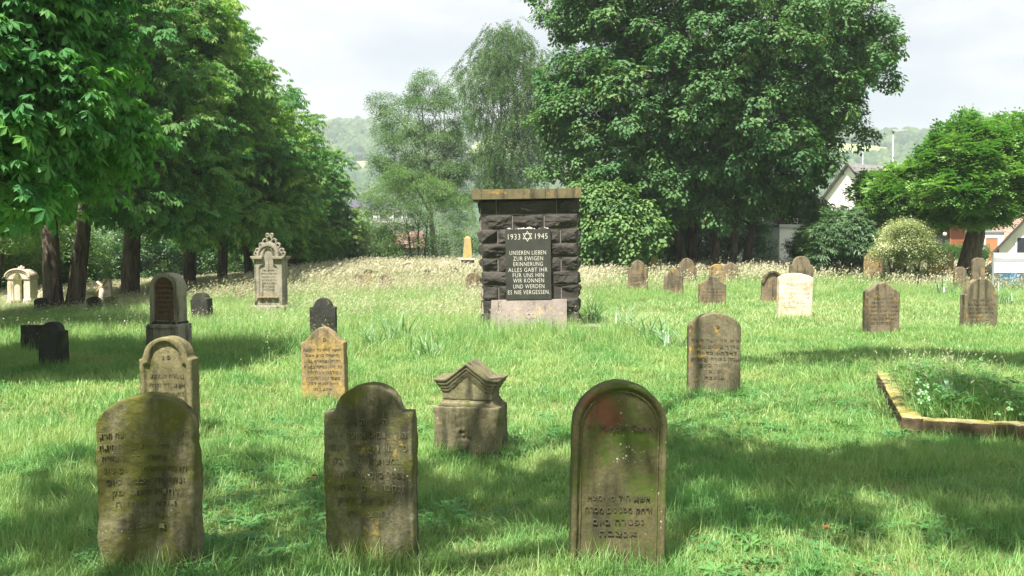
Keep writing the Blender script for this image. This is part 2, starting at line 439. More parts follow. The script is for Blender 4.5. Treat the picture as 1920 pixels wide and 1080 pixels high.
def soil():
    m, t, o = new_mat('meadow_soil')
    g = N(t, 'ShaderNodeNewGeometry').outputs['Position']
    col = mixc(t, ramp(t, noise(t, g, 0.7, 8, 0.65), [(0.4, 0.0), (0.62, 1.0)]), (0.085, 0.13, 0.04), (0.19, 0.19, 0.085))
    far = noise(t, g, 0.011, 4, 0.5)
    sx = N(t, 'ShaderNodeVectorMath', operation='LENGTH'); t.links.new(g, sx.inputs[0])
    fm = ramp(t, math_(t, 'MULTIPLY', sx.outputs['Value'], 0.001), [(0.05, 0.0), (0.2, 1.0)])
    fld = ramp(t, far, [(0.40, (0.10, 0.16, 0.05)), (0.5, (0.20, 0.26, 0.09)), (0.58, (0.22, 0.28, 0.12)), (0.7, (0.13, 0.19, 0.06))])
    col = mixc(t, fm, col, fld)
    finish(t, o, col, 1.0, noise(t, g, 25, 6), 0.8, 0.03, 0.05)
    return m
M['soil'] = soil()

# ------------------------------------------------------------------ the ground: one sheet out to the hills
rad = np.concatenate([np.linspace(0.8, 60, 120), np.geomspace(61, 1450, 110)])
na = 360
ang = np.linspace(0, 2 * PI, na, endpoint=False)
R_, A_ = np.meshgrid(rad, ang, indexing='ij')
gx, gy = (R_ * np.sin(A_)).ravel(), (R_ * np.cos(A_)).ravel()
gv = np.stack([gx, gy, H(gx, gy)], 1)
gv = np.concatenate([gv, [[0, 0, h1(0, 0)]]])
gf = []
for i in range(len(rad) - 1):
    for j in range(na):
        k = (j + 1) % na
        gf.append((i * na + j, (i + 1) * na + j, (i + 1) * na + k, i * na + k))
for j in range(na): gf.append((len(gv) - 1, j, (j + 1) % na))
me = bpy.data.meshes.new('ground'); me.from_pydata(gv.tolist(), [], gf)
me.polygons.foreach_set('use_smooth', [True] * len(me.polygons))
bm = bmesh.new(); bm.from_mesh(me); bmesh.ops.recalc_face_normals(bm, faces=bm.faces)
if sum(f.normal.z for f in list(bm.faces)[:500]) < 0: bmesh.ops.reverse_faces(bm, faces=bm.faces)
bm.to_mesh(me); bm.free()
tag(link('ground', me, M['soil']), kind='structure')

# air that fades the far hills
HAZE = True
if HAZE:
    zlo, zhi = float(gv[:, 2].min()) - 1.0, float(gv[:, 2].max()) + 30
    hz = MB().box(-1470, 1470, -1470, 1470, zlo, zhi).build('haze', None)
    m, t, o = new_mat('haze_air')
    pv = N(t, 'ShaderNodeVolumePrincipled')
    pv.inputs['Color'].default_value = (0.84, 0.93, 1.0, 1); pv.inputs['Density'].default_value = 0.0006
    pv.inputs['Anisotropy'].default_value = 0.2
    t.links.new(pv.outputs[0], o.inputs['Volume'])
    hz.data.materials.append(m)
    tag(hz, kind='stuff')

# ------------------------------------------------------------------ scattering of leaves and grass blades
def src_collection(name, meshes):
    """meshes that are scattered; kept outside the scene itself"""
    c = bpy.data.collections.new(name)
    for i, me in enumerate(meshes):
        c.objects.link(bpy.data.objects.new('%s_%02d' % (name, i), me))
    g = bpy.data.node_groups.new('scatter_' + name, 'GeometryNodeTree')
    g.interface.new_socket('Geometry', in_out='INPUT', socket_type='NodeSocketGeometry')
    g.interface.new_socket('Geometry', in_out='OUTPUT', socket_type='NodeSocketGeometry')
    gi = g.nodes.new('NodeGroupInput'); go = g.nodes.new('NodeGroupOutput')
    ip = g.nodes.new('GeometryNodeInstanceOnPoints')
    ci = g.nodes.new('GeometryNodeCollectionInfo')
    ci.inputs['Collection'].default_value = c
    ci.inputs['Separate Children'].default_value = True
    ci.inputs['Reset Children'].default_value = True
    ip.inputs['Pick Instance'].default_value = True
    def attr(nm, dt):
        a = g.nodes.new('GeometryNodeInputNamedAttribute'); a.data_type = dt; a.inputs['Name'].default_value = nm
        return a.outputs['Attribute']
    g.links.new(gi.outputs[0], ip.inputs['Points'])
    g.links.new(ci.outputs[0], ip.inputs['Instance'])
    g.links.new(attr('idx', 'INT'), ip.inputs['Instance Index'])
    g.links.new(attr('rot', 'FLOAT_VECTOR'), ip.inputs['Rotation'])
    g.links.new(attr('scl', 'FLOAT_VECTOR'), ip.inputs['Scale'])
    g.links.new(ip.outputs[0], go.inputs[0])
    return g, len(meshes)

def scatter(name, src, pts, rot, scl, tint, parent=None, kind='stuff', idx=None, origin=(0, 0, 0)):
    g, n = src
    pts = np.asarray(pts, float) - np.asarray(origin, float); k = len(pts)
    scl = np.asarray(scl, float)
    if scl.ndim == 1: scl = np.repeat(scl[:, None], 3, 1)
    if idx is None: idx = RNG.integers(0, n, k)
    me = bpy.data.meshes.new(name); me.vertices.add(k)
    me.vertices.foreach_set('co', pts.astype(np.float32).ravel())
    for nm, dt, key, val in (('rot', 'FLOAT_VECTOR', 'vector', rot), ('scl', 'FLOAT_VECTOR', 'vector', scl), ('tint', 'FLOAT', 'value', tint), ('idx', 'INT', 'value', idx)):
        a = me.attributes.new(nm, dt, 'POINT')
        a.data.foreach_set(key, np.asarray(val, np.int32 if dt == 'INT' else np.float32).ravel())
    o = bpy.data.objects.new(name, me); C.objects.link(o)
    md = o.modifiers.new('scatter', 'NODES'); md.node_group = g
    if parent is not None: o.parent = parent
    if kind: o['kind'] = kind
    return o

def raw_mesh(name, v, f, mats, mi=None):
    me = bpy.data.meshes.new(name); me.from_pydata([tuple(q) for q in v], [], f)
    for m in mats: me.materials.append(m)
    if mi is not None: me.polygons.foreach_set('material_index', mi)
    return me

class LB:
    """leaf builder: faces with material slots"""
    def __init__(s): s.v = []; s.f = []; s.m = []
    def leaf(s, o, ax, side, ln, wd, fold=0.15, m=0, droop=0.12, wide=0.6):
        o = Vector(o); ax = Vector(ax).normalized(); side = Vector(side)
        side = (side - ax * side.dot(ax)).normalized(); nr = ax.cross(side)
        n = len(s.v); dz = Vector((0, 0, -1)) * droop * ln
        s.v += [o, o + ax * ln * wide + side * wd / 2 + nr * fold * wd + dz * 0.4, o + ax * ln * wide * 0.95 + dz * 0.3,
                o + ax * ln * wide - side * wd / 2 + nr * fold * wd + dz * 0.4, o + ax * ln + dz]
        s.f += [(n, n + 2, n + 1), (n, n + 3, n + 2), (n + 1, n + 2, n + 4), (n + 2, n + 3, n + 4)]; s.m += [m] * 4
    def quad(s, o, ax, side, ln, wd, m=0, bend=0.0):
        o = Vector(o); ax = Vector(ax).normalized(); side = Vector(side)
        side = (side - ax * side.dot(ax)).normalized(); n = len(s.v)
        d = Vector((0, 0, -bend * ln))
        s.v += [o, o + ax * ln * 0.5 + side * wd / 2 + d * 0.3, o + ax * ln + d, o + ax * ln * 0.5 - side * wd / 2 + d * 0.3]
        s.f += [(n, n + 1, n + 2, n + 3)]; s.m += [m]
    def twig(s, a, b, r, m=0):
        a, b = Vector(a), Vector(b); t = (b - a).normalized(); x = t.orthogonal().normalized(); y = t.cross(x); n = len(s.v)
        for p, rr in ((a, r), (b, r * 0.5)):
            for k in range(3):
                an = 2 * PI * k / 3; s.v.append(p + (x * math.cos(an) + y * math.sin(an)) * rr)
        for k in range(3): s.f.append((n + k, n + (k + 1) % 3, n + 3 + (k + 1) % 3, n + 3 + k)); s.m.append(m)
    def mesh(s, name, mats): return raw_mesh(name, s.v, s.f, mats, s.m)

def rv(a, b): return random.uniform(a, b)

def palmate(lb, o, az, size, droop=0.55, m=0):
    """one horse chestnut leaf: six leaflets fanning from a point, hanging a little"""
    o = Vector(o)
    for k, a in enumerate((-125, -75, -25, 25, 75, 125)):
        an = az + math.radians(a + rv(-8, 8)); l = size * (1.0 - abs(a) / 125 * 0.38) * rv(0.9, 1.1)
        d = Vector((math.cos(an), math.sin(an), -droop * rv(0.6, 1.4)))
        lb.leaf(o, d, (-math.sin(an), math.cos(an), 0), l, l * 0.42, 0.12, m, 0.25, 0.66)

def chestnut_spray(mat, twig_mat):
    lb = LB()
    lb.twig((-0.25, 0, -0.05), (0.32, 0, 0.0), 0.009, 1)
    for i in range(7):
        x = rv(-0.15, 0.36); s = 1 if i % 2 else -1; an = rv(0.3, 1.2) * s
        if i == 6: x, an = 0.38, rv(-.3, .3)
        e = Vector((x, 0, 0)) + Vector((math.cos(an), math.sin(an), rv(-0.1, 0.25))) * rv(0.12, 0.24)
        palmate(lb, e, an, rv(0.15, 0.23))
    return lb.mesh('chestnut_spray', [mat, twig_mat])

def maple_spray(seed=False):
    lb = LB()
    lb.twig((-0.25, 0, 0), (0.3, 0, 0.0), 0.007, 1)
    for i in range(15):
        an = rv(-2.2, 2.2); r = rv(0.05, 0.3)
        o = Vector((0.1 + r * math.cos(an), r * math.sin(an) * 1.1, rv(-0.12, 0.1)))
        ax = Vector((math.cos(an), math.sin(an), rv(-0.9, 0.05)))
        sd_ = Vector((-math.sin(an), math.cos(an), rv(-0.3, 0.3))); l = rv(0.12, 0.18)
        lb.leaf(o, ax, sd_, l, l * 0.62, 0.15, 0, 0.15, 0.5)
        for q in (-1, 1): lb.quad(o + ax.normalized() * 0.02, ax + sd_.normalized() * q * 1.0, sd_, l * 0.62, l * 0.34, 0)
    if seed:
        for c in range(3):
            o = Vector((rv(0, 0.3), rv(-0.2, 0.2), rv(-0.05, 0)))
            for i in range(9): lb.quad(o + Vector((rv(-.03, .03), rv(-.03, .03), -0.025 * i)), (rv(-1, 1), rv(-1, 1), -0.8), (rv(-1, 1), rv(-1, 1), 0), 0.055, 0.022, 2)
    return lb.mesh('maple_spray', [M['maple'], M['bark'], M['seed']])

def birch_spray():
    lb = LB(); n = 26
    pts = [Vector((0.32 * (1 - math.exp(-2.2 * k / n)), rv(-.02, .02), -0.9 * (k / n) ** 1.25)) for k in range(n + 1)]
    lb.twig(pts[0], pts[8], 0.006, 1); lb.twig(pts[8], pts[20], 0.004, 1)
    for k in range(3, n + 1):
        for q in range(2):
            an = rv(0, 6.28)
            lb.quad(pts[k] + Vector((rv(-.07, .07), rv(-.07, .07), rv(-.03, .03))), (math.cos(an), math.sin(an), rv(-1.6, -0.3)), (-math.sin(an), math.cos(an), 0), rv(0.06, 0.095), rv(0.035, 0.055))
    return lb.mesh('birch_spray', [M['birch'], M['bark']])

def locust_spray():
    lb = LB()
    for i in range(6):
        an = rv(-1.5, 1.5); up = rv(-0.1, 0.7); ln = rv(0.24, 0.36)
        d = Vector((math.cos(an), math.sin(an), up)).normalized(); s = Vector((-math.sin(an), math.cos(an), 0))
        for k in range(4):
            p = d * ln * (k + 1) / 4 + Vector((0, 0, -0.10 * ((k + 1) / 4) ** 2))
            for q in (-1, 1): lb.quad(p, s * q + d * 0.35 + Vector((0, 0, -0.25)), d, 0.13, 0.075, 0)
        lb.quad(d * ln, d, s, 0.12, 0.07, 0)
    return lb.mesh('locust_spray', [M['locust']])

def bush_spray(mat, l0=0.07, l1=0.12, n=20, w=0.5):
    lb = LB()
    for i in range(n):
        an = rv(-2.4, 2.4); r = rv(0.0, 0.26)
        o = Vector((0.06 + r * math.cos(an), r * math.sin(an), rv(-0.1, 0.12))); l = rv(l0, l1)
        lb.leaf(o, (math.cos(an), math.sin(an), rv(-0.6, 0.7)), (-math.sin(an), math.cos(an), rv(-.4, .4)), l, l * w, 0.15, 0, 0.1)
    return lb.mesh('bush_spray', [mat])

def conifer_spray():
    lb = LB()
    for i in range(16):
        an = rv(-1.0, 1.0); l = rv(0.2, 0.42)
        d = Vector((math.cos(an), math.sin(an), rv(-0.15, 0.35)))
        lb.quad((0, 0, rv(-.05, .05)), d, (-math.sin(an), math.cos(an), rv(-.5, .5)), l, 0.03, 0, 0.25)
        for q in range(3):
            lb.quad(d * l * rv(0.3, 0.8), d + Vector((0, rv(-1, 1), rv(-.5, .1))), (0, 1, 0.2), 0.13, 0.025, 0, 0.3)
    return lb.mesh('conifer_spray', [M['conifer']])

S_CHEST = src_collection('chestnut_spray', [chestnut_spray(M['chestnut'], M['bark']) for _ in range(4)])
S_NEAR = src_collection('near_chestnut_spray', [chestnut_spray(M['chestnut_near'], M['bark']) for _ in range(4)])
S_MAPLE = src_collection('maple_spray', [maple_spray(i < 2) for i in range(4)])
S_BIRCH = src_collection('birch_spray', [birch_spray() for _ in range(4)])
S_LOCUST = src_collection('locust_spray', [locust_spray() for _ in range(3)])
S_BUSH = src_collection('bush_spray', [bush_spray(M['bush']) for _ in range(3)])
S_PURPLE = src_collection('purple_spray', [bush_spray(M['purple'], 0.1, 0.16) for _ in range(2)])
S_VAR = src_collection('variegated_spray', [bush_spray(M['variegated'], 0.05, 0.09, 26) for _ in range(3)])
S_CON = src_collection('conifer_spray', [conifer_spray() for _ in range(3)])

# ------------------------------------------------------------------ haze wood on the far hills
def far_tree():
    bm = bmesh.new(); bmesh.ops.create_icosphere(bm, subdivisions=3, radius=1)
    v = np.array([q.co[:] for q in bm.verts]); k = 1 + 0.28 * fbm(v * 1.9 + RNG.uniform(0, 50), 3)
    for q, s in zip(bm.verts, k): q.co = q.co * s; q.co.z = q.co.z * 1.1 + 0.6
    me = bpy.data.meshes.new('far_tree'); bm.to_mesh(me); bm.free(); me.materials.append(M['wood_far'])
    return me
S_FAR = src_collection('far_tree', [far_tree() for _ in range(4)])
n = 26000
fr = np.sqrt(RNG.uniform(330 ** 2, 1180 ** 2, n)); fa = RNG.uniform(-0.62, 0.62, n)
fx, fy = fr * np.sin(fa), fr * np.cos(fa)
dens = n2(fx, fy, 0.009, 5.0, 3)
keep = dens > np.where(fa > 0.2, -0.22, -0.55)
fx, fy, fr = fx[keep], fy[keep], fr[keep]; k = len(fx)
sc = RNG.uniform(3.2, 6.5, k)
scatter('far_wood', S_FAR, np.stack([fx, fy, H(fx, fy) + sc * 0.2], 1), np.stack([np.zeros(k), np.zeros(k), RNG.uniform(0, 6.28, k)], 1), np.stack([sc, sc, sc * RNG.uniform(0.9, 1.5, k)], 1), np.clip(RNG.normal(0.45, 0.3, k), 0, 1))

# ------------------------------------------------------------------ gravestones
def arc(cx, cz, rx, rz, a0, a1, n):
    return [(cx + rx * math.cos(a0 + (a1 - a0) * i / n), cz + rz * math.sin(a0 + (a1 - a0) * i / n)) for i in range(n + 1)]

def profile(style, w_, h, b=-0.22, a=None, s=None, inset=0.0):
    """outline of a headstone front, anticlockwise from the lower right corner"""
    x = w_ / 2 - inset; t = h - inset
    if style == 'round':
        return [(-x, b), (x, b)] + arc(0, t - x, x, x, 0, PI, 22)
    if style == 'segment':
        a = a or 0.2 * w_
        R = (x * x + a * a) / (2 * a); th = math.asin(min(1, x / R))
        return [(-x, b), (x, b)] + [(R * math.sin(th - 2 * th * i / 20), t - R + R * math.cos(th - 2 * th * i / 20)) for i in range(21)]
    if style == 'shoulder':
        s = s if s is not None else 0.13 * w_; a = a or 0.36 * w_
        return [(-x, b), (x, b), (x, t - a)] + arc(0, t - a, x - s, a, 0.0, PI, 22) + [(-x, t - a)]
    if style == 'bell':
        a = a or 0.26 * w_; s = s if s is not None else 0.06 * w_; pts = []
        for i in range(25):
            u = 1 - 2 * i / 24
            pts.append((u * (x - s), t - a + a * (0.5 + 0.5 * math.cos(PI * u)) ** 0.85))
        return [(-x, b), (x, b), (x, t - a)] + pts + [(-x, t - a)]
    return [(-x, b), (x, b), (x, t), (-x, t)]

def ring(outer, inner):
    """band between two outlines that share the open bottom; both start lower left, lower right"""
    return outer[1:] + [outer[0]] + [inner[0]] + list(reversed(inner[1:]))

def solid(name, parts, voxel, mat, parent=None, amp=0.004, seed=0.0, freq=7.0):
    mb = MB()
    for p in parts: mb.prism(*p)
    me = mb.mesh(name)
    o = link(name, me, mat, None)
    r = o.modifiers.new('remesh', 'REMESH'); r.mode = 'VOXEL'; r.voxel_size = voxel
    dg = bpy.context.evaluated_depsgraph_get()
    m2 = bpy.data.meshes.new_from_object(o.evaluated_get(dg))
    o.modifiers.clear(); o.data = m2; bpy.data.meshes.remove(me)
    m2.name = name
    if len(m2.materials) == 0: m2.materials.append(mat)
    k = len(m2.vertices); co = np.empty(k * 3, np.float32); m2.vertices.foreach_get('co', co); co = co.reshape(-1, 3)
    no = np.empty(k * 3, np.float32); m2.vertices.foreach_get('normal', no); no = no.reshape(-1, 3)
    d = fbm(co * freq + seed, 3) * amp + fbm(co * freq * 5 + seed, 2) * amp * 0.45
    # chips along edges that face up or sideways
    d = d - np.maximum(0, vnoise(co * 11 + seed + 5) - 0.45) * amp * 4 * (np.abs(no[:, 1]) < 0.92)
    co = co + no * d[:, None]
    m2.vertices.foreach_set('co', co.ravel()); m2.polygons.foreach_set('use_smooth', [True] * len(m2.polygons)); m2.update()
    if parent is not None: o.parent = parent
    return o

def text_mesh(body, size, extrude=0.004, line=1.0, align='CENTER', sx=1.0, spacing=1.0, offset=0.0):
    cu = bpy.data.curves.new('lettering', 'FONT')
    cu.body = body; cu.size = size; cu.extrude = extrude; cu.space_line = line; cu.align_x = align; cu.resolution_u = 2
    cu.space_character = spacing; cu.offset = offset
    o = bpy.data.objects.new('lettering', cu); C.objects.link(o)
    dg = bpy.context.evaluated_depsgraph_get()
    me = bpy.data.meshes.new_from_object(o.evaluated_get(dg))
    bpy.data.objects.remove(o); bpy.data.curves.remove(cu)
    me.materials.clear()
    me.transform(Matrix.Diagonal((sx, 1, 1, 1)))
    me.transform(Matrix.Rotation(PI / 2, 4, 'X'))
    return me

def heb(lines): return '\n'.join(l[::-1] for l in lines)

def fit_text(lines, width, top, bottom, y, mat, parent, hebrew=True, extrude=0.005, jitter=True):
    """lines of lettering fitted on a stone face between two heights, one part per line"""
    pitch = (top - bottom) / len(lines); size = pitch * (0.72 if hebrew else 0.85)
    mx_ = max(len(l) for l in lines)
    for i, l in enumerate(lines):
        me = text_mesh(l[::-1] if hebrew else l, size, extrude, 1.0, spacing=1.12)
        k = len(me.vertices); co = np.empty(k * 3, np.float32); me.vertices.foreach_get('co', co); co = co.reshape(-1, 3)
        wd = np.ptp(co[:, 0]); want = min(width, width * (0.45 + 0.55 * len(l) / mx_)) if len(lines) > 1 else min(width, wd * 1.3)
        co[:, 0] = (co[:, 0] - (co[:, 0].min() + wd / 2)) * min(1.5, want / wd)
        co[:, 2] += top - pitch * (i + 0.85); co[:, 1] += y
        if jitter: co[:, 2] += 0.0025 * np.sin(co[:, 0] * 37 + i) * pitch / 0.08; co[:, 1] += 0.0022 * vnoise(co * 25) + 0.0012
        me.vertices.foreach_set('co', co.ravel()); me.update()
        link('lettering', me, mat, parent)['kind'] = 'stuff'

EPI = ['פה נטמנה', 'האשה החשובה', 'אשת חיל עטרת בעלה', 'צנועה וישרה במעשיה', 'הלכה בדרך תמים', 'נפטרה בשם טוב', 'ונקברה ביום', 'תנצבה']
EPI2 = ['איש תם וישר', 'הולך תמים ופועל צדק', 'במעשיו נאמן היה', 'כל ימיו דרש טוב', 'נפטר ביום שבת', 'ונקבר ביום', 'לפרט קטן', 'תנצבה']

def headstone(label, px, top, wpx, style, mat, base=None, d=None, thick=0.13, rz=0, tilt=0, lean=0, voxel=0.022, a=None, s=None, group=None,
              text=None, tmat='engrave_dark', head=None, border=None, amp=0.004, name='headstone', sink=0.0, panel=None):
    g = ground_at(px, base) if base else None
    if g is None:
        p = P(px, top, d); g = Vector((p.x, d, h1(p.x, d)))
    top_z = P(px, top, g.y).z
    h = top_z - g.z; w_ = wpx * g.y / F
    root = empty(name, (g.x, g.y, g.z - sink)); root.rotation_euler = (math.radians(lean), math.radians(tilt), math.radians(rz))
    tag(root, label, 'gravestone', group)
    out_ = profile(style, w_, h, a=a * w_ if a else None, s=s * w_ if s is not None else None)
    fy = -thick / 2
    parts = []
    if border:
        bw, rec = border[0] * w_, border[1]
        kind = border[2] if len(border) > 2 else style
        inn = profile(kind, w_, h - (border[3] * w_ if len(border) > 3 else 0), a=a * w_ if a else None, s=s * w_ if s is not None else None, inset=bw)
        parts = [(out_, fy + rec, thick / 2), (ring(out_, inn), fy, fy + rec + 0.012)]
        face = fy + rec
    else:
        parts = [(out_, fy, thick / 2)]; face = fy
    sl = solid('slab', parts, voxel, M[mat], root, amp, seed=px * 0.37)
    if text:
        lines, t0, t1, tw = text
        fit_text(lines, tw * w_, t0 * h, t1 * h, face - 0.0005, M[tmat], root)
    if head:
        lines, t0, t1, tw = head
        fit_text(lines, tw * w_, t0 * h, t1 * h, face - 0.0005, M[tmat], root)
    return root, w_, h

G_NEAR = 'gravestones in the mown front rows'
G_FAR = 'weathered gravestones in the tall grass'
# --- front row
r, w_, h = headstone('large mossy arched gravestone with a rough crumbling top edge, front row at far left', 288, 738, 180, 'segment', 'olive', base=1072, thick=0.15, rz=4, tilt=-1.0, voxel=0.0105, a=0.27, group=G_NEAR,
    text=(['האשה החשובה הצנועה מרת', 'אשת חיל עטרת בעלה היתה', 'צדקת וישרה בכל מעשיה', 'הלכה לעולמה בשם טוב', 'ונקברה בכבוד ביום', 'לחדש שנת לפק', 'תהא נשמתה', 'צרורה', 'תנצבה'], 0.83, 0.26, 0.9), tmat='olive', amp=0.007)
r, w_, h = headstone('mossy front gravestone with shouldered round top and yellow lichen on its upper edge', 700, 719, 168, 'shoulder', 'olive_dark', base=1056, thick=0.14, rz=-5, tilt=-0.6, voxel=0.0105, a=0.30, s=0.14, group=G_NEAR,
    text=(['האיש הישר והנאמן כמר', 'הולך תמים ופועל צדק', 'כל ימיו דרש טוב לעמו', 'ובמצות אלהיו דבק', 'נפטר ביום שבת קדש', 'ונקבר ביום ראשון', 'לחדש שנת לפק', 'תנצבה'], 0.85, 0.27, 0.88), head=(['פ נ'], 0.955, 0.885, 0.2), tmat='olive_dark', amp=0.006)
r, w_, h = headstone('round topped front gravestone with a raised border band and reddish green face', 1155, 714, 178, 'round', 'red_olive', base=1066, thick=0.13, rz=1, tilt=0.9, voxel=0.0105, border=(0.062, 0.022), group=G_NEAR, amp=0.003)
root_s3 = r
inn1 = profile('round', w_, h, inset=0.086 * w_); inn2 = profile('round', w_, h, inset=0.108 * w_)
solid('border_moulding', [(ring(inn1, inn2), -0.065 + 0.012, -0.02)], 0.0085, M['red_olive'], r, 0.0015)
fit_text(['L. Mirjam Cahn'], 0.66 * w_, 0.795 * h, 0.735 * h, -0.0445, M['engrave_black'], r, hebrew=False)
fit_text(['אשת חיל מי ימצא', 'ורחק מפנינים מכרה', 'נפטרה ביום', 'תנצבה'], 0.70 * w_, 0.43 * h, 0.18 * h, -0.0445, M['engrave_black'], r)

# --- second rows
r, w_, h = headstone('tan gravestone with raised rounded hood border, half hidden behind the rough arched one', 322, 630, 104, 'shoulder', 'olive_tan', base=815, thick=0.16, rz=-7, tilt=-1, voxel=0.0115, a=0.40, s=0.08, border=(0.10, 0.028, 'shoulder', 0.0), group=G_NEAR,
    text=(['נאמרה הצדקת', 'אשת חיל יקרה', 'במעשיה ישרה', 'הלכה בתמים', 'נפטרה בשם טוב', 'תנצבה'], 0.66, 0.12, 0.7), head=(['פ נ'], 0.84, 0.76, 0.16), amp=0.004)
r, w_, h = headstone('orange lichen covered gravestone with round shouldered top and dense rows of letters', 611, 612, 84, 'bell', 'orange', base=755, thick=0.13, rz=-8, tilt=-1.2, voxel=0.0125, a=0.34, s=0.02, group=G_NEAR,
    text=(['האשה החשובה הצנועה', 'והישרה מרת אשת', 'הדרה ותפארת בניה', 'כל ימיה עסקה במצות', 'הלכה לעולמה', 'בשם טוב ונקברה', 'ביום שנת לפק', 'תנצבה'], 0.75, 0.16, 0.88), head=(['פ נ'], 0.89, 0.80, 0.3))
r, w_, h = headstone('small blackened gravestone with a round shouldered top behind the orange lichen one', 607, 558, 49, 'shoulder', 'black', base=645, thick=0.12, rz=-2, voxel=0.014, a=0.35, s=0.15, group=G_NEAR,
    text=(EPI2[:6], 0.66, 0.05, 0.8), tmat='engrave_black')
r, w_, h = headstone('tall brown gravestone with shallow arched top and streaked face, right of the memorial', 1337, 586, 97, 'segment', 'tan_streak', base=742, thick=0.13, rz=0, tilt=0.3, voxel=0.0125, a=0.26, group=G_NEAR,
    text=(['איש תם וישר הולך', 'בדרך טובים ונאמן', 'לאלהיו כל ימיו', 'עסק בתורה ובמצות', 'נפטר ביום', 'שנת', 'תנצבה'], 0.72, 0.20, 0.92), head=(['פ נ'], 0.88, 0.80, 0.2))
headstone('dark gravestone with green moss down its middle in front of a low black slab', 102, 603, 50, 'shoulder', 'black', base=688, thick=0.15, rz=-9, tilt=-1, voxel=0.014, a=0.34, s=0.12, group=G_NEAR)
headstone('low black square topped slab behind the dark mossy gravestone at far left', 66, 609, 46, 'rect', 'black', base=660, thick=0.14, rz=-3, voxel=0.016, group=G_NEAR)
headstone('dark tilted gravestone with bent seed heads across it, beside the arched one on a plinth', 381, 548, 37, 'shoulder', 'black', base=605, thick=0.22, rz=-16, tilt=-5, voxel=0.016, a=0.32, s=0.12, group=G_FAR)

# gravestone on a plinth with a red panel
g = ground_at(318, 662); pm = g.y / F
root = tag(empty('headstone', (g.x, g.y, g.z), math.radians(-12)), 'tall round topped gravestone with a reddish inset panel standing on a plinth', 'gravestone', G_NEAR)
zt = P(318, 511, g.y).z - g.z; zp = P(318, 606, g.y).z - g.z; w_ = 58 * pm; wp = 67 * pm
solid('plinth', [([(-wp / 2, -0.2), (wp / 2, -0.2), (wp / 2, zp), (-wp / 2, zp)], -0.17, 0.19), (ring([(-wp / 2, -0.2), (wp / 2, -0.2), (wp / 2, zp - 0.02), (-wp / 2, zp - 0.02)], [(-wp / 2 + 0.06, -0.2), (wp / 2 - 0.06, -0.2), (wp / 2 - 0.06, zp - 0.07), (-wp / 2 + 0.06, zp - 0.07)]), -0.20, -0.16)], 0.013, M['grey'], root, 0.004, 3)
o_ = [(x, z + zp) for x, z in profile('round', w_, zt - zp, b=-0.03)]
i_ = [(x, z + zp) for x, z in profile('round', w_, zt - zp, b=0.05, inset=0.07)]
solid('slab', [(o_, -0.09, 0.12), (o_[:1] + o_[1:], -0.10, 0.1)], 0.013, M['grey'], root, 0.003, 8)
solid('hood_border', [(ring(o_, i_), -0.145, -0.09)], 0.012, M['grey'], root, 0.002, 5)
M['red_panel'] = stone_mat('reddish_panel', (0.15, 0.085, 0.06), (0.10, 0.075, 0.05), lichen=0.1, pale=0.3, moss=0.3, streak=0.4, red=0.3)
i2 = [(x * 0.97, z) for x, z in i_]
solid('panel', [(i2, -0.108, -0.09)], 0.012, M['red_panel'], root, 0.002, 6)
MB().box(-wp / 2 + 0.03, wp / 2 - 0.03, -0.14, 0.15, zp - 0.01, zp + 0.035).build('moss_ledge', M['black'], root, bevel=0.01)
fit_text(EPI2[:7], w_ * 0.6, zp + (zt - zp) * 0.85, zp + (zt - zp) * 0.2, -0.111, M['engrave_dark'], root)

# pedestal with a gabled cap
g = ground_at(884, 850); pm = g.y / F
root = tag(empty('pedestal_headstone', (g.x, g.y, g.z), math.radians(-12)), 'low square sandstone pedestal with a moulded gabled cap, between the front gravestones', 'gravestone')
w_ = 0.53; dp = 0.34; hb = P(880, 757, g.y).z - g.z; zt = P(890, 676, g.y).z - g.z
blk = solid('pedestal_block', [([(-w_ / 2, -0.2), (w_ / 2, -0.2), (w_ / 2, hb), (-w_ / 2, hb)], -dp / 2, dp / 2)], 0.0105, M['tan'], root, 0.005, 2)
co = np.empty(len(blk.data.vertices) * 3, np.float32); blk.data.vertices.foreach_get('co', co); co = co.reshape(-1, 3)
er = np.maximum(0, 1 - np.hypot((co[:, 0] + 0.02) / 0.12, (co[:, 2] - hb * 0.42) / 0.2)) * (co[:, 1] < -dp / 2 + 0.03)
co[:, 1] += er * (0.018 + 0.03 * np.maximum(0, fbm(co * 22, 3)))
blk.data.vertices.foreach_set('co', co.ravel()); blk.data.update()
mb = MB()
mb.prism([(-w_ / 2, hb), (w_ / 2, hb), (w_ / 2 - 0.055, hb + 0.035), (-w_ / 2 + 0.055, hb + 0.035)], -dp / 2 + 0.005, dp / 2 - 0.005)
solid('sloped_ledge', [([(-w_ / 2 + .01, hb - 0.01), (w_ / 2 - .01, hb - 0.01), (w_ / 2 - 0.05, hb + 0.03), (-w_ / 2 + 0.05, hb + 0.03)], -dp / 2 + 0.012, dp / 2 - 0.012), ([(-0.215, hb), (0.215, hb), (0.215, hb + 0.055), (-0.215, hb + 0.055)], -dp / 2 + 0.035, dp / 2 - 0.035)], 0.0095, M['tan'], root, 0.003, 9)
ze = zt - 0.142                                   # level of the eaves' top
def gable(half, run, z0, rise, th): return [(-half, z0 - th), (-run, z0 - th), (0, z0 - th + rise), (run, z0 - th), (half, z0 - th), (half, z0), (run, z0), (0, z0 + rise), (-run, z0), (-half, z0)]
cap_parts = [([(-0.205, hb + 0.05), (0.205, hb + 0.05), (0.205, ze - 0.03), (0.13, ze - 0.02), (0, ze + 0.08), (-0.13, ze - 0.02), (-0.205, ze - 0.03)], -dp / 2 + 0.032, dp / 2 - 0.032)]
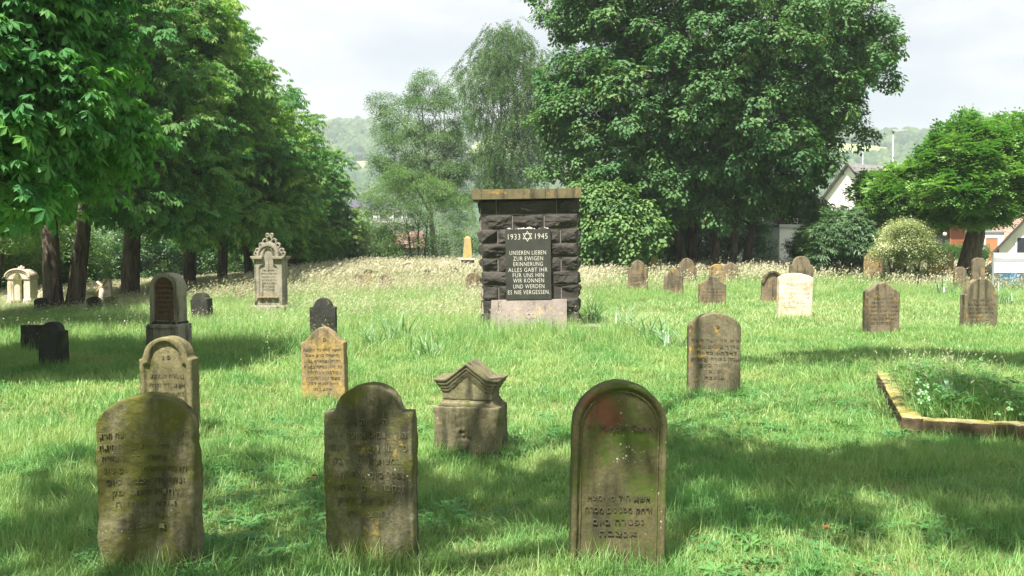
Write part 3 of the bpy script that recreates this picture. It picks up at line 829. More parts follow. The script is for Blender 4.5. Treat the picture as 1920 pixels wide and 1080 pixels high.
for hf, rn, z0, th, yy in ((0.218, 0.150, ze - 0.066, 0.024, 0.022), (0.236, 0.156, ze - 0.040, 0.024, 0.014), (0.255, 0.162, ze - 0.012, 0.026, 0.004), (0.272, 0.167, ze + 0.014, 0.024, -0.008)):
    cap_parts.append((gable(hf, rn, z0, 0.13, th), -dp / 2 + yy, dp / 2 - yy))
solid('gabled_cap', cap_parts, 0.0075, M['tan'], root, 0.0025, 12)

# pale stones on the right
headstone('pale whitish wide gravestone with flat curved top and rust stains', 1489, 512, 64, 'segment', 'white', base=594, thick=0.16, rz=2, tilt=0.8, voxel=0.018, a=0.13, group=G_NEAR, text=(EPI[:6], 0.82, 0.2, 0.8), tmat='engrave_pale')
r, w_, h = headstone('brown gravestone with a projecting dark hood moulding, just left of the whitish one', 1445, 509, 38, 'shoulder', 'brown', base=568, thick=0.13, rz=3, tilt=2, voxel=0.018, a=0.42, s=0.05, group=G_FAR)
oo = profile('shoulder', w_ + 0.05, h + 0.02, b=h * 0.62, a=0.42 * w_, s=0.03); ii = profile('shoulder', w_ - 0.08, h - 0.05, b=h * 0.62, a=0.42 * w_, s=0.03)
solid('hood_moulding', [(ring(oo, ii), -0.12, -0.05)], 0.014, M['brown'], r, 0.002)
headstone('small brown gravestone with bell shaped top and green weeds at its foot', 1335, 517, 51, 'bell', 'brown', base=572, thick=0.13, rz=0, voxel=0.018, a=0.30, s=0.04, group=G_FAR, text=(EPI2[:5], 0.62, 0.1, 0.8))
headstone('brown gravestone with orange lichen low on its bell topped face, right side of the lawn', 1651, 529, 68, 'bell', 'brown', base=625, thick=0.15, rz=7, voxel=0.016, a=0.24, s=0.03, group=G_NEAR, text=(EPI[:7], 0.74, 0.18, 0.86))
headstone('round shouldered brown gravestone with a pale streak down its face, far right of the lawn', 1834, 522, 68, 'shoulder', 'tan_streak', base=615, thick=0.16, rz=9, tilt=0.5, voxel=0.016, a=0.44, s=0.06, group=G_NEAR, text=(EPI2[:6], 0.62, 0.12, 0.82))
headstone('orange brown gravestone with a pale spot on its round top, nearest right of the memorial', 1196, 488, 37, 'shoulder', 'brown', d=31, thick=0.14, voxel=0.02, a=0.35, s=0.16, group=G_FAR, text=(EPI[:4], 0.62, 0.25, 0.8))
headstone('bell topped ochre gravestone rising behind its left neighbour near the memorial', 1222, 477, 33, 'bell', 'orange', d=37, thick=0.14, voxel=0.022, a=0.28, s=0.06, group=G_FAR)
headstone('small round shouldered brown gravestone standing in front of a taller pointed one', 1263, 503, 36, 'shoulder', 'brown', d=29, thick=0.14, rz=-3, voxel=0.02, a=0.36, s=0.2, group=G_FAR, text=(EPI2[:4], 0.6, 0.25, 0.75))
headstone('tall brown gravestone with a narrow round top behind the small shouldered one', 1288, 484, 36, 'shoulder', 'brown', d=34, thick=0.14, rz=4, voxel=0.02, a=0.46, s=0.12, group=G_FAR)
headstone('ochre gravestone with arched top overlapping the front of a darker one', 1345, 495, 31, 'segment', 'orange', d=33, thick=0.13, rz=2, voxel=0.02, a=0.24, group=G_FAR)
headstone('dark brown gravestone with orange edge, behind the ochre arched one', 1370, 492, 28, 'bell', 'brown', d=35.5, thick=0.13, rz=-2, voxel=0.022, a=0.2, s=0.02, group=G_FAR)
headstone('brown orange gravestone with round shouldered top behind the whitish one', 1502, 480, 44, 'shoulder', 'brown', d=29, thick=0.14, voxel=0.02, a=0.38, s=0.12, group=G_FAR, text=(EPI[:5], 0.66, 0.25, 0.82))
headstone('ochre round topped gravestone deep in straw grass in front of the variegated bush', 1637, 473, 34, 'segment', 'orange', d=36, thick=0.14, voxel=0.022, a=0.34, group=G_FAR)
headstone('wide ochre gravestone with gently curved top in straw grass left of the leaning trunk', 1764, 470, 50, 'segment', 'orange', d=33.5, thick=0.15, rz=8, voxel=0.022, a=0.24, group=G_FAR)
headstone('narrow brown gravestone almost lost in straw grass beside the mesh fence', 1834, 483, 24, 'segment', 'brown', d=31, thick=0.14, voxel=0.022, a=0.3, group=G_FAR)
headstone('small dark brown stone in straw grass right of the wide ochre one', 1800, 500, 22, 'round', 'brown', d=31, thick=0.14, voxel=0.022, group=G_FAR)
# stones sunk in the grass left of the memorial
for label, px, top, wp, d, st, mt, rz in (
    ('brown round topped gravestone wrapped in seed heads, directly left of the memorial', 887, 511, 30, 27, 'round', 'brown', 0),
    ('grey round topped gravestone in straw grass by the dark end of the tree row', 640, 503, 25, 34, 'round', 'grey', 0),
    ('black round topped gravestone in straw grass, middle of the far meadow', 692, 505, 20, 32, 'round', 'black', -4),
    ('ochre low gravestone just in front of the black round topped one', 688, 513, 19, 29.5, 'round', 'orange', 5),
    ('ochre low gravestone between the grey and the black round topped ones', 672, 513, 15, 30, 'segment', 'brown', 0),
    ('long low brown gravestone right of the black round topped one', 722, 515, 22, 29, 'segment', 'brown', 3),
    ('pale round gravestone with a raised rim, on the crest of the meadow', 766, 490, 21, 38, 'round', 'cream', 0),
    ('small brown gravestone right of the pale rimmed one', 801, 505, 17, 34, 'round', 'brown', 0),
    ('pale pinkish gravestone on the crest before the birch trunk', 832, 491, 22, 39, 'segment', 'cream', -3),
    ('small dark rimmed gravestone below the pale pinkish one', 852, 501, 14, 35, 'round', 'brown', 0),
    ('tiny brown gravestone under the yellow obelisk', 893, 503, 11, 34, 'round', 'brown', 0),
    ('small grey brown gravestone nearest the left side of the ornate monument', 465, 529, 15, 27, 'round', 'brown', 6),
    ('small brown gravestone in straw grass two steps left of the ornate monument', 449, 545, 16, 25, 'round', 'brown', 0),
    ('dark mossy stone in grass before the small pale arch at far left', 78, 558, 26, 26, 'segment', 'black', -5),
    ('dark round stone under bent seed heads below the cream gravestones', 176, 556, 26, 25, 'segment', 'black', 0),
    ('greenish round stone in the grass right of the dark round one', 206, 556, 20, 26, 'round', 'olive', 0),
    ('narrow cream gravestone at the left side of the twin trunk', 107, 524, 10, 31, 'shoulder', 'cream', 0),
    ('cream square topped gravestone at the right side of the twin trunk', 152, 521, 17, 29, 'rect', 'cream', -4),
    ('cream round topped gravestone with yellow lichen left of the thick single trunk', 200, 523, 18, 29.5, 'round', 'cream', -4),
    ('small pale arched stone right of the columned monument', 80, 547, 16, 29, 'round', 'cream', 0),
    ('tiny grey stone beside the small pale arched one', 95, 552, 10, 29, 'segment', 'grey', 0)):
    headstone(label, px, top, wp, st, mt, d=d, thick=0.14, rz=rz, voxel=0.022, group=G_FAR, border=(0.12, 0.03) if 'rim' in label else None)

# broken cross lying against the cream gravestone
p = P(190, 540, 28.6); gz = h1(p.x, p.y)
root = tag(empty('grave_marker', (p.x, p.y, gz)), 'pale crossed branch shaped stone ornament leaning before the cream round topped gravestone', 'grave ornament')
MB().tube([(-0.18, 0, 0.45), (0.0, -0.02, 0.62), (0.18, 0, 0.86)], [0.05, 0.045, 0.035], 8).build('branch', M['yellow'], root, True)
MB().tube([(-0.14, 0.02, 0.80), (0.02, 0.0, 0.66), (0.2, -0.02, 0.60)], [0.035, 0.045, 0.04], 8).build('branch', M['cream'], root, True)
MB().tube([(0.0, 0, -0.1), (0.02, 0, 0.4), (0.0, 0, 0.62)], [0.14, 0.10, 0.06], 8).build('stump', M['cream'], root, True)

# ornate monument with openwork cresting
g = ground_at(509, 592); pm = g.y / F
root = tag(empty('ornate_monument', (g.x, g.y, g.z), math.radians(-9)), 'tall grey limestone gravestone with trefoil niche and scrolled openwork crest before the dark trees', 'gravestone')
Z = lambda py: P(509, py, g.y).z - g.z
w_ = 60 * pm; zc = Z(484); za = Z(459)
solid('base', [([(-w_ * 0.56, -0.2), (w_ * 0.56, -0.2), (w_ * 0.56, Z(572)), (-w_ * 0.56, Z(572))], -0.24, 0.24)], 0.02, M['grey'], root, 0.006, 1)
ow = w_ * 0.46
body = [(-ow, Z(573)), (ow, Z(573)), (ow, zc)] + arc(0, zc - 0.02, w_ * 0.33, za - zc + 0.02, 0, PI, 18) + [(-ow, zc)]
nw = w_ * 0.30
niche = [(-nw, Z(555)), (nw, Z(555)), (nw, Z(505))] + arc(nw * 0.78, Z(505), nw * 0.22, 0.08, 0, PI / 2, 4) + [(nw * 0.55, Z(497))] + arc(0, Z(482), nw * 0.55, Z(466) - Z(482), 0, PI, 12) + [(-nw * 0.55, Z(497))] + arc(-nw * 0.78, Z(505), nw * 0.22, 0.08, PI / 2, PI, 4)
solid('body', [(body, -0.135, 0.17), (ring(body, niche), -0.17, -0.12)], 0.016, M['grey'], root, 0.004, 2)
for sx in (-1, 1):
    solid('capital', [([(sx * w_ * 0.34 - 0.13, zc - 0.03), (sx * w_ * 0.34 + 0.13, zc - 0.03), (sx * w_ * 0.36 + 0.17, zc + 0.05), (sx * w_ * 0.36 - 0.15, zc + 0.05)], -0.24, 0.2)], 0.016, M['grey'], root, 0.003)
hi = arc(0, zc + 0.02, w_ * 0.29, za - zc - 0.06, 0, PI, 16); ho = arc(0, zc + 0.02, w_ * 0.37, za - zc + 0.04, 0, PI, 16)
solid('arch_hood', [(ho + list(reversed(hi)), -0.195, -0.05)], 0.016, M['grey'], root, 0.003)
mb = MB()
for cx, cz, rr in ((0, za + 0.13, 0.085), (-0.12, za + 0.07, 0.075), (0.12, za + 0.07, 0.075), (-0.23, za - 0.02, 0.06), (0.23, za - 0.02, 0.06), (-0.33, zc + 0.17, 0.06), (0.33, zc + 0.17, 0.06), (-0.38, zc + 0.10, 0.05), (0.38, zc + 0.10, 0.05), (-0.06, za + 0.22, 0.045), (0.06, za + 0.22, 0.045)):
    k = w_ / 0.83
    pts = [(cx * k + rr * math.cos(t) * (1 - t * 0.05), -0.05, cz + rr * math.sin(t) * (1 - t * 0.05)) for t in np.linspace(0.3, 7.4, 18)]
    mb.tube(pts, [0.022] * 18, 6)
mb.build('cresting', M['grey'], root, True)
fit_text(EPI2[:7], nw * 1.7, Z(503), Z(545), -0.136, M['engrave_dark'], root)
MB().box(-nw * 1.1, nw * 1.1, -0.2, -0.1, Z(558), Z(555)).build('lichen_sill', M['orange'], root, bevel=0.006)

# columned monument at far left
p = P(41, 540, 30.0); gz = h1(p.x, p.y); pm = 30.0 / F
root = tag(empty('columned_monument', (p.x, p.y, gz), math.radians(-6)), 'white classical monument with arched pediment, two pillars and a dark niche at the far left', 'gravestone')
Z = lambda py: P(41, py, 30.0).z - gz
w_ = 44 * pm
solid('base', [([(-w_ * 0.58, -0.3), (w_ * 0.58, -0.3), (w_ * 0.58, Z(566)), (-w_ * 0.58, Z(566))], -0.22, 0.3)], 0.02, M['cream'], root, 0.004)
for sx in (-1, 1):
    x0 = sx * w_ * 0.36
    o_ = solid('pillar', [([(x0 - 0.12, Z(567)), (x0 + 0.12, Z(567)), (x0 + 0.12, Z(524)), (x0 - 0.12, Z(524))], -0.17, 0.25), ([(x0 - 0.15, Z(567)), (x0 + 0.15, Z(567)), (x0 + 0.15, Z(561)), (x0 - 0.15, Z(561))], -0.2, 0.25)], 0.018, M['white'], root, 0.002)
x = w_ * 0.56
solid('pediment', [([(-x, Z(524)), (x, Z(524)), (x, Z(519))] + arc(0, Z(519), x, Z(504.5) - Z(519), 0, PI, 20) + [(-x, Z(519))], -0.2, 0.28), (ring([(-x * 1.06, Z(520)), (x * 1.06, Z(520))] + arc(0, Z(520), x * 1.06, Z(503) - Z(520), 0.01, PI - 0.01, 20), [(-x * 0.92, Z(520)), (x * 0.92, Z(520))] + arc(0, Z(520), x * 0.92, Z(506) - Z(520), 0.01, PI - 0.01, 20)), -0.26, -0.19)], 0.018, M['cream'], root, 0.003)
mb = MB()
for k in range(13):
    t = PI * (0.08 + 0.84 * k / 12); cx, cz = x * 0.86 * math.cos(t), Z(520) + (Z(507.5) - Z(520)) * math.sin(t)
    mb.box(cx - 0.018, cx + 0.018, -0.235, -0.195, cz - 0.018, cz + 0.018)
tag(mb.build('dentils', M['white'], root), kind='stuff')
mb = MB()
for k in range(3): mb.tube([(-0.08 + 0.08 * k, 0, Z(505)), (-0.08 + 0.08 * k, 0, Z(500) + (0.04 if k == 1 else 0))], [0.05, 0.03], 8)
mb.build('finial', M['cream'], root, True, 0.0)
solid('niche_back', [([(-w_ * 0.24, Z(567)), (w_ * 0.24, Z(567)), (w_ * 0.24, Z(521)), (-w_ * 0.24, Z(521))], 0.05, 0.24)], 0.02, M['grey'], root, 0.003)
ns_ = [(-w_ * 0.20, Z(567)), (w_ * 0.20, Z(567)), (w_ * 0.20, Z(527)), (w_ * 0.24, Z(525)), (0.06, Z(513)), (0, Z(510)), (-0.06, Z(513)), (-w_ * 0.24, Z(525)), (-w_ * 0.20, Z(527))]
solid('niche_stone', [(ns_, -0.23, -0.05)], 0.017, M['olive'], root, 0.003)
at_ = [(-w_ * 0.14, Z(567)), (w_ * 0.14, Z(567)), (w_ * 0.14, Z(540))] + arc(0, Z(540), w_ * 0.14, Z(533) - Z(540), 0, PI, 10) + [(-w_ * 0.14, Z(540))]
solid('niche_tablet', [(at_, -0.245, -0.2)], 0.017, M['cream'], root, 0.002)
solid('niche_foot', [([(-w_ * 0.26, -0.1), (w_ * 0.26, -0.1), (w_ * 0.2, Z(563)), (-w_ * 0.2, Z(563))], -0.34, -0.2)], 0.02, M['olive'], root, 0.008)

# yellow obelisk
p = P(877, 485, 39.0); gz = h1(p.x, p.y); pm = 39.0 / F
root = tag(empty('obelisk', (p.x, p.y, gz)), 'slim yellow lichen covered obelisk on a flat base left of the memorial', 'gravestone')
Z = lambda py: P(877, py, 39.0).z - gz
mb = MB(); zb = Z(484)
v = []
for z, hw in ((zb, 0.205), (Z(447), 0.14), (Z(443), 0.05)):
    v += [(-hw, -hw, z), (hw, -hw, z), (hw, hw, z), (-hw, hw, z)]
f = [(0, 3, 2, 1), (8, 9, 10, 11)]
for a_ in (0, 4):
    for k in range(4): f.append((a_ + k, a_ + (k + 1) % 4, a_ + 4 + (k + 1) % 4, a_ + 4 + k))
MB().add(v, f).build('shaft', M['yellow'], root, bevel=0.012)
MB().box(-0.34, 0.34, -0.34, 0.34, Z(487.5), zb).build('base_plate', M['cream'], root, bevel=0.012)
MB().box(-0.27, 0.27, -0.27, 0.27, -0.1, Z(487.5)).build('plinth', M['grey'], root, bevel=0.012)

# ------------------------------------------------------------------ the memorial of rock faced basalt
g = ground_at(990, 625); MD = g.y; pm = MD / F; mz = g.z
mon = tag(empty('memorial', (P(994, 600, MD).x, MD, mz)), 'tall memorial pillar of dark rock faced stone blocks with flat cap and lettered dark plaque', 'memorial')
mon.rotation_euler = (0, math.radians(-0.9), math.radians(-1.5))
MX = lambda px: (px - 994) * pm
MZ = lambda py: P(994, py, MD).z - mz
MDEP = 0.80
def rock_block(x0, x1, z0, z1, y0, y1, left=False, right=False, seed=0):
    gp = 0.005
    x0 += gp; x1 -= gp; z0 += gp; z1 -= gp
    nx = max(4, int((x1 - x0) / 0.022)); nz = max(4, int((z1 - z0) / 0.022)); ny = 6
    xs = np.linspace(x0, x1, nx + 1); zs = np.linspace(z0, z1, nz + 1); ys = np.linspace(y0, y1, ny + 1)
    v, f = [], []
    def patch(fn, na_, nb_, flip):
        k = len(v)
        for i in range(na_ + 1):
            for j in range(nb_ + 1): v.append(fn(i, j))
        for i in range(na_):
            for j in range(nb_):
                q = (k + i * (nb_ + 1) + j, k + (i + 1) * (nb_ + 1) + j, k + (i + 1) * (nb_ + 1) + j + 1, k + i * (nb_ + 1) + j + 1)
                f.append(q if not flip else q[::-1])
    patch(lambda i, j: (xs[i], y0, zs[j]), nx, nz, False)
    nf = len(v)
    patch(lambda i, j: (x0, ys[i], zs[j]), ny, nz, True); nl = len(v)
    patch(lambda i, j: (x1, ys[i], zs[j]), ny, nz, False)
    k = len(v)
    for y in (y0, y1):
        for z in (z0, z1):
            for x in (x0, x1): v.append((x, y, z))
    f += [(k + 4, k + 6, k + 7, k + 5), (k, k + 4, k + 5, k + 1), (k + 2, k + 3, k + 7, k + 6)]
    a = np.array(v, float); b0 = a.copy()
    def rough(u, w_, p):
        e = np.minimum(np.minimum(u, 1 - u) * 6, np.minimum(w_, 1 - w_) * 5).clip(0, 1)
        rg = np.random.default_rng(int(seed * 100) % 9973); hh = np.full(len(u), 9.0)
        for _ in range(7): hh = np.minimum(hh, rg.uniform(0.0, 0.05) + rg.normal(0, 0.075) * (u - rg.uniform(0.2, 0.8)) + rg.normal(0, 0.075) * (w_ - rg.uniform(0.2, 0.8)))
        n1 = fbm(p * 5.5 + seed, 4); n_ = 1 - np.abs(vnoise(p * 9 + seed * 2.3)) * 1.6
        tilt = (w_ - 0.5) * (0.9 + 0.5 * math.sin(seed))
        n3 = 1 - np.abs(fbm(p * np.array([7, 7, 13]) + seed * 1.7, 3))
        return e ** 0.45 * (0.042 + 0.9 * hh + 0.016 * n1 + 0.008 * n_ + 0.026 * tilt + 0.022 * n3)
    u = (b0[:, 0] - x0) / (x1 - x0); w_ = (b0[:, 2] - z0) / (z1 - z0); t = (b0[:, 1] - y0) / (y1 - y0)
    s = slice(0, nf); a[s, 1] -= np.maximum(rough(u[s], w_[s], b0[s]), -0.004)
    if left: s = slice(nf, nl); a[s, 0] -= np.maximum(rough(t[s], w_[s], b0[s]), -0.004)
    if right: s = slice(nl, k); a[s, 0] += np.maximum(rough(t[s], w_[s], b0[s]), -0.004)
    me = bpy.data.meshes.new('stone_block'); me.from_pydata(a.tolist(), [], f)
    bm = bmesh.new(); bm.from_mesh(me); bmesh.ops.remove_doubles(bm, verts=bm.verts, dist=1e-5); bm.to_mesh(me); bm.free()
    return link('stone_block', me, M['basalt'], mon)
ROWS = [374, 401.7, 430, 456, 483, 509, 534.5, 561, 587, 616]
JX = [[901, 930, 1043, 1082], [901, 960.5, 1019.7, 1083], [901.5, 933, 990, 1050, 1083], [903, 965, 1030, 1083], [904, 933.6, 990, 1051.7, 1084],
      [904, 965, 1032, 1084], [905.5, 935, 990, 1052.5, 1085], [906, 960, 1020, 1085], [906, 935, 1000, 1050, 1086]]
for i, js in enumerate(JX):
    zt, zb = MZ(ROWS[i]), MZ(ROWS[i + 1]) if i < 8 else -0.15
    js = [j + 0.018 * (614 - (ROWS[i] + 13)) + (-0 if 1 else 0) for j in js]     # undo the lean that the tilt adds
    cd_ = 0.42 if i % 2 else 0.26
    for k in range(len(js) - 1):
        L_, R2 = k == 0, k == len(js) - 2
        rock_block(MX(js[k]), MX(js[k + 1]), zb, zt, 0, cd_ if (L_ or R2) else 0.25, L_, R2, i * 7.1 + k * 3.3)
    for sx, xa, xb in ((True, MX(js[0]), MX(js[0]) + 0.25), (False, MX(js[-1]) - 0.25, MX(js[-1]))):
        rock_block(xa, xb, zb, zt, cd_, MDEP, sx, not sx, i * 5.7 + sx)
MB().box(MX(901) + 0.03, MX(1083) - 0.02, 0.03, MDEP - 0.004, -0.2, MZ(375)).build('mortar_core', M['mortar'], mon)
# light joints: beds and perpends standing just behind the block faces
mb = MB()
for i in range(1, 9): mb.box(MX(903.5), MX(1084.5), 0.0035, 0.028, MZ(ROWS[i]) - 0.0045, MZ(ROWS[i]) + 0.0045)
for i, js in enumerate(JX):
    zt, zb = MZ(ROWS[i]) - 0.006, (MZ(ROWS[i + 1]) if i < 8 else -0.1) + 0.006
    for j in js[1:-1]:
        x = MX(j + 0.018 * (614 - (ROWS[i] + 13))); mb.box(x - 0.0045, x + 0.0045, 0.004, 0.027, zb, zt)
mb.build('joint', M['mortar'], mon)
caps = [885.5, 952.5, 1023, 1088.5]
for k in range(3):
    MB().box(MX(caps[k] + 4.2) + (0.0015 if k else 0), MX(caps[k + 1] + 4.2) - (0.0015 if k < 2 else 0), -0.165, MDEP + 0.13, MZ(373.5), MZ(355)).build('cap_slab', M['cap'], mon, bevel=0.006)
# plaque
px0, px1, pz0, pz1 = 950.5, 1035, MZ(561), MZ(430)
pq = MB().box(MX(px0), MX(px1), -0.115, -0.012, pz0, pz1).build('plaque', M['plaque'], mon, bevel=0.004)
CX = lambda cx: MX(860 + cx / 3.6)
def line_on(body, c0, c1, cy, ch, parent, y, mat, name='text_line', shift=0.0):
    me = text_mesh(body, 0.1, 0.0015, 1, spacing=1.12, offset=-0.0013)
    k = len(me.vertices); co = np.empty(k * 3, np.float32); me.vertices.foreach_get('co', co); co = co.reshape(-1, 3)
    a, b = CX(c0), CX(c1); lo, hi = co[:, 0].min(), co[:, 0].max()
    base = co[:, 2].min() if 'Ö' not in body and 'Ü' not in body else -0.0005
    capz = 0.0727
    co[:, 0] = a + (co[:, 0] - lo) * (b - a) / (hi - lo)
    zc = MZ(340 + cy / 3.6); hh = ch / 3.6 * pm
    co[:, 2] = zc - hh / 2 + co[:, 2] * hh / capz
    co[:, 1] += y
    me.vertices.foreach_set('co', co.ravel()); me.update()
    return tag(link(name, me, mat, parent), kind='stuff')
sh = 2.5
for body, c0, c1, cy in (('UNSEREN LIEBEN', 350, 594, 480), ('ZUR EWIGEN', 375, 574, 519), ('ERINNERUNG', 375, 572, 556), ('ALLES GABT IHR', 340, 602, 595),
                         ('FÜR UNS HIN', 370, 578, 631), ('WIR KÖNNEN', 372, 578, 667), ('UND WERDEN', 372, 580, 706), ('ES NIE VERGESSEN.', 336, 616, 745)):
    line_on(body, c0 + sh, c1 + sh, cy, 29, pq, -0.116, M['letter'])
line_on('1933', 340 + 4, 422 + 4, 372, 40, pq, -0.116, M['letter']); line_on('1945', 522 + 4, 605 + 4, 370, 40, pq, -0.116, M['letter'])
def star(cx, cz, r, wd, y, mat, parent):
    mb = MB()
    for s in (1, -1):
        tri = [(cx + r * math.cos(a), cz + s * r * math.sin(a)) for a in (PI / 2, PI / 2 + 2 * PI / 3, PI / 2 + 4 * PI / 3)]
        f_ = 1 - 2 * wd / r
        inn = [(cx + (x - cx) * f_, cz + (z - cz) * f_) for x, z in tri]
        for k in range(3):
            k2 = (k + 1) % 3; yy = y - (0.0012 if s > 0 else 0.0006)
            mb.prism([tri[k], tri[k2], inn[k2], inn[k]], yy, y + 0.002)
    return mb.build('star', mat, parent)
star(CX(474), MZ(340 + 371 / 3.6), 36.5 / 3.6 * pm, 0.0085, -0.116, M['letter'], pq)
# leaning slab below the plaque
zt = MZ(561.5); mb = MB()
xl, xr, bl, br = MX(922.5), MX(1063.5), MX(918.5), MX(1062)
v = [(bl, -0.34, -0.1), (br, -0.34, -0.1), (xr, -0.10, zt), (xl, -0.10, zt), (bl, -0.26, -0.1), (br, -0.26, -0.1), (xr, -0.012, zt), (xl, -0.012, zt)]
sl = MB().add(v, [(0, 1, 2, 3), (4, 7, 6, 5), (0, 4, 5, 1), (3, 2, 6, 7), (0, 3, 7, 4), (1, 5, 6, 2)]).build('lower_slab', M['rosy'], mon, bevel=0.006)
st_ = star(0, 0, 0.085, 0.008, 0, M['engrave_pale'], sl)
st_.location = (MX(993), -0.209, zt * 0.56); st_.rotation_euler = (-math.atan2(0.24, zt + 0.1), 0, 0)
# small stones left on the plaque by visitors
PEB = ['leftmost pale pebble', 'small grey pebble right beside the leftmost one', 'small grey pebble left of the row of pale ones', 'first pale pebble of the middle row', 'second pale pebble of the middle row', 'third pale pebble of the middle row', 'pale pebble just left of the largest one', 'largest pale pebble, above the star',
       'pale pebble just right of the largest one', 'last and smallest pale pebble of the middle row', 'lone grey pebble right of the middle row', 'larger grey pebble near the right end', 'rightmost pale pebble']
for k, (cx, s) in enumerate(((347, 1.0), (362, 0.6), (395, 0.6), (412, 0.75), (432, 0.9), (446, 1.0), (466, 0.8), (484, 1.35), (500, 1.0), (518, 0.6), (552, 0.7), (592, 1.1), (604, 0.8))):
    bm = bmesh.new(); bmesh.ops.create_icosphere(bm, subdivisions=2, radius=1)
    for q in bm.verts: q.co = q.co * (1 + 0.22 * math.sin(q.co.x * 3 + k) * math.cos(q.co.y * 2.5 + k * 2))
    me = bpy.data.meshes.new('pebble'); bm.to_mesh(me); bm.free(); me.polygons.foreach_set('use_smooth', [True] * len(me.polygons))
    o = link('pebble', me, M['pebble'] if k not in (1, 2, 10, 11) else M['grey'], None)
    sc_ = 0.026 * s
    o.scale = (sc_ * 1.3, sc_, sc_ * 0.7); o.rotation_euler = (0, 0, k)
    pos = mon.matrix_basis @ Vector((CX(cx + 3), -0.065 + 0.02 * math.sin(k * 2.2), pz1 + sc_ * 0.55))
    o.location = pos
    tag(o, PEB[k] + ' on top of the dark plaque', 'pebble', 'pebbles laid on the plaque')
for px0, px1, py, rot, lab in ((860, 907, 606, 4, 'low flat stone step with orange lichen at the left foot of the memorial'), (1088, 1128, 604, -3, 'low dark flat stone at the right foot of the memorial')):
    p = P((px0 + px1) / 2, 612, MD - 0.05)
    o = solid('footing_stone', [([(-(px1 - px0) * pm / 2, -0.2), ((px1 - px0) * pm / 2, -0.2), ((px1 - px0) * pm / 2, 0.16), (-(px1 - px0) * pm / 2, 0.16)], -0.2, 0.45)], 0.02, M['tan' if px0 < 900 else 'grey'], None, 0.006, px0)
    o.location = (p.x, MD - 0.05, mz); o.rotation_euler = (0, 0, math.radians(rot)); tag(o, lab, 'stone')

# ------------------------------------------------------------------ grave with a mossy kerb
kg = ground_at(1690, 818)
kr = tag(empty('kerbed_grave', (kg.x, kg.y, kg.z), math.radians(-18)), 'grave bed edged with mossy yellow kerbstones and overgrown with grass, right foreground', 'grave')
KW, KL, KH = 1.28, 2.95, 0.175
def kerb(x0, x1, y0, y1, zt, seed):
    o = solid('kerbstone', [([(x0, -0.15), (x1, -0.15), (x1, zt), (x0, zt)], y0, y1)], 0.015, M['kerb'], kr, 0.006, seed, 8.0); return o
for k in range(5):
    a_, b_ = KL * k / 5 + 0.003, KL * (k + 1) / 5 - 0.003; q = rv(-.007, .007); kerb(0.0 + q, 0.175 + q, a_, b_, KH + rv(-.012, .012), 2 + a_ * 9)
for a_, b_ in ((0.0, 1.4), (1.404, KL)): kerb(KW - 0.17, KW - 0.03, a_, b_, KH + rv(-.012, .012), 20 + a_ * 9)
kerb(0.172, KW - 0.172, -0.004, 0.16, KH - 0.015, 41); kerb(0.172, KW - 0.172, KL - 0.16, KL, KH, 43)
mb = MB(); nb = 14
vv = [(0.16 + (KW - 0.32) * i / nb, 0.14 + (KL - 0.28) * j / nb, 0.11 + 0.10 * math.sin(PI * i / nb) * math.sin(PI * j / nb) + rv(-.01, .01)) for i in range(nb + 1) for j in range(nb + 1)]
mb.add(vv, [(i * (nb + 1) + j, (i + 1) * (nb + 1) + j, (i + 1) * (nb + 1) + j + 1, i * (nb + 1) + j + 1) for i in range(nb) for j in range(nb)]).build('grave_soil', M['soil'], kr, True)

# ------------------------------------------------------------------ houses, shed, fence, lamp
def house(label, loc, rz, lx, ly, eave, ridge, wall, roof, over=0.35, cat='house', chimney=False, name='house'):
    """gabled house: ridge along local x, front long wall at y = -ly / 2"""
    r = tag(empty(name, loc, math.radians(rz)), label, cat)
    hx, hy = lx / 2, ly / 2
    mb = MB(); v = [(-hx, -hy, -3), (-hx, hy, -3), (-hx, hy, eave), (-hx, 0, ridge - 0.08), (-hx, -hy, eave)]
    v += [(-x, y, z) for x, y, z in v]
    mb.add(v, [(0, 1, 2, 3, 4), (5, 9, 8, 7, 6), (0, 4, 9, 5), (1, 6, 7, 2), (2, 7, 8, 3), (3, 8, 9, 4)]).build('wall', wall, r)
    sl = (ridge - eave) / hy
    for s in (-1, 1):
        mb = MB(); n = max(6, int(hy / 0.34))
        for k in range(n):
            ya, yb = (hy + over) * (1 - k / n), (hy + over) * (1 - (k + 1) / n)
            za, zb = eave - over * sl + (hy + over - ya) * sl, eave - over * sl + (hy + over - yb) * sl
            v = [(-hx - over, s * ya, za + 0.05), (hx + over, s * ya, za + 0.05), (hx + over, s * yb, zb + 0.02), (-hx - over, s * yb, zb + 0.02), (-hx - over, s * ya, za - 0.01), (hx + over, s * ya, za - 0.01), (hx + over, s * yb, zb - 0.03), (-hx - over, s * yb, zb - 0.03)]
            mb.add(v, [(0, 1, 2, 3), (4, 7, 6, 5), (0, 4, 5, 1), (2, 6, 7, 3), (0, 3, 7, 4), (1, 5, 6, 2)])
        mb.build('roof', roof, r)
        for sx in (-1, 1):
            x0 = sx * (hx + over + 0.02); x1 = x0 + sx * 0.07
            v = [(x0, s * (hy + over), eave - over * sl - 0.16), (x0, s * (hy + over), eave - over * sl + 0.09), (x0, 0, ridge + 0.09), (x0, 0, ridge - 0.16)]
            v += [(x1, y, z) for _, y, z in v]
            MB().add(v, [(0, 1, 2, 3), (4, 7, 6, 5), (0, 4, 5, 1), (1, 5, 6, 2), (2, 6, 7, 3), (3, 7, 4, 0)]).build('verge_board', M['dark_trim'], r)
    if chimney: MB().box(-0.4, 0.4, 0.5, 1.2, ridge - 1.2, ridge + 0.9).build('chimney', M['roof_brown'], r, bevel=0.02)
    return r

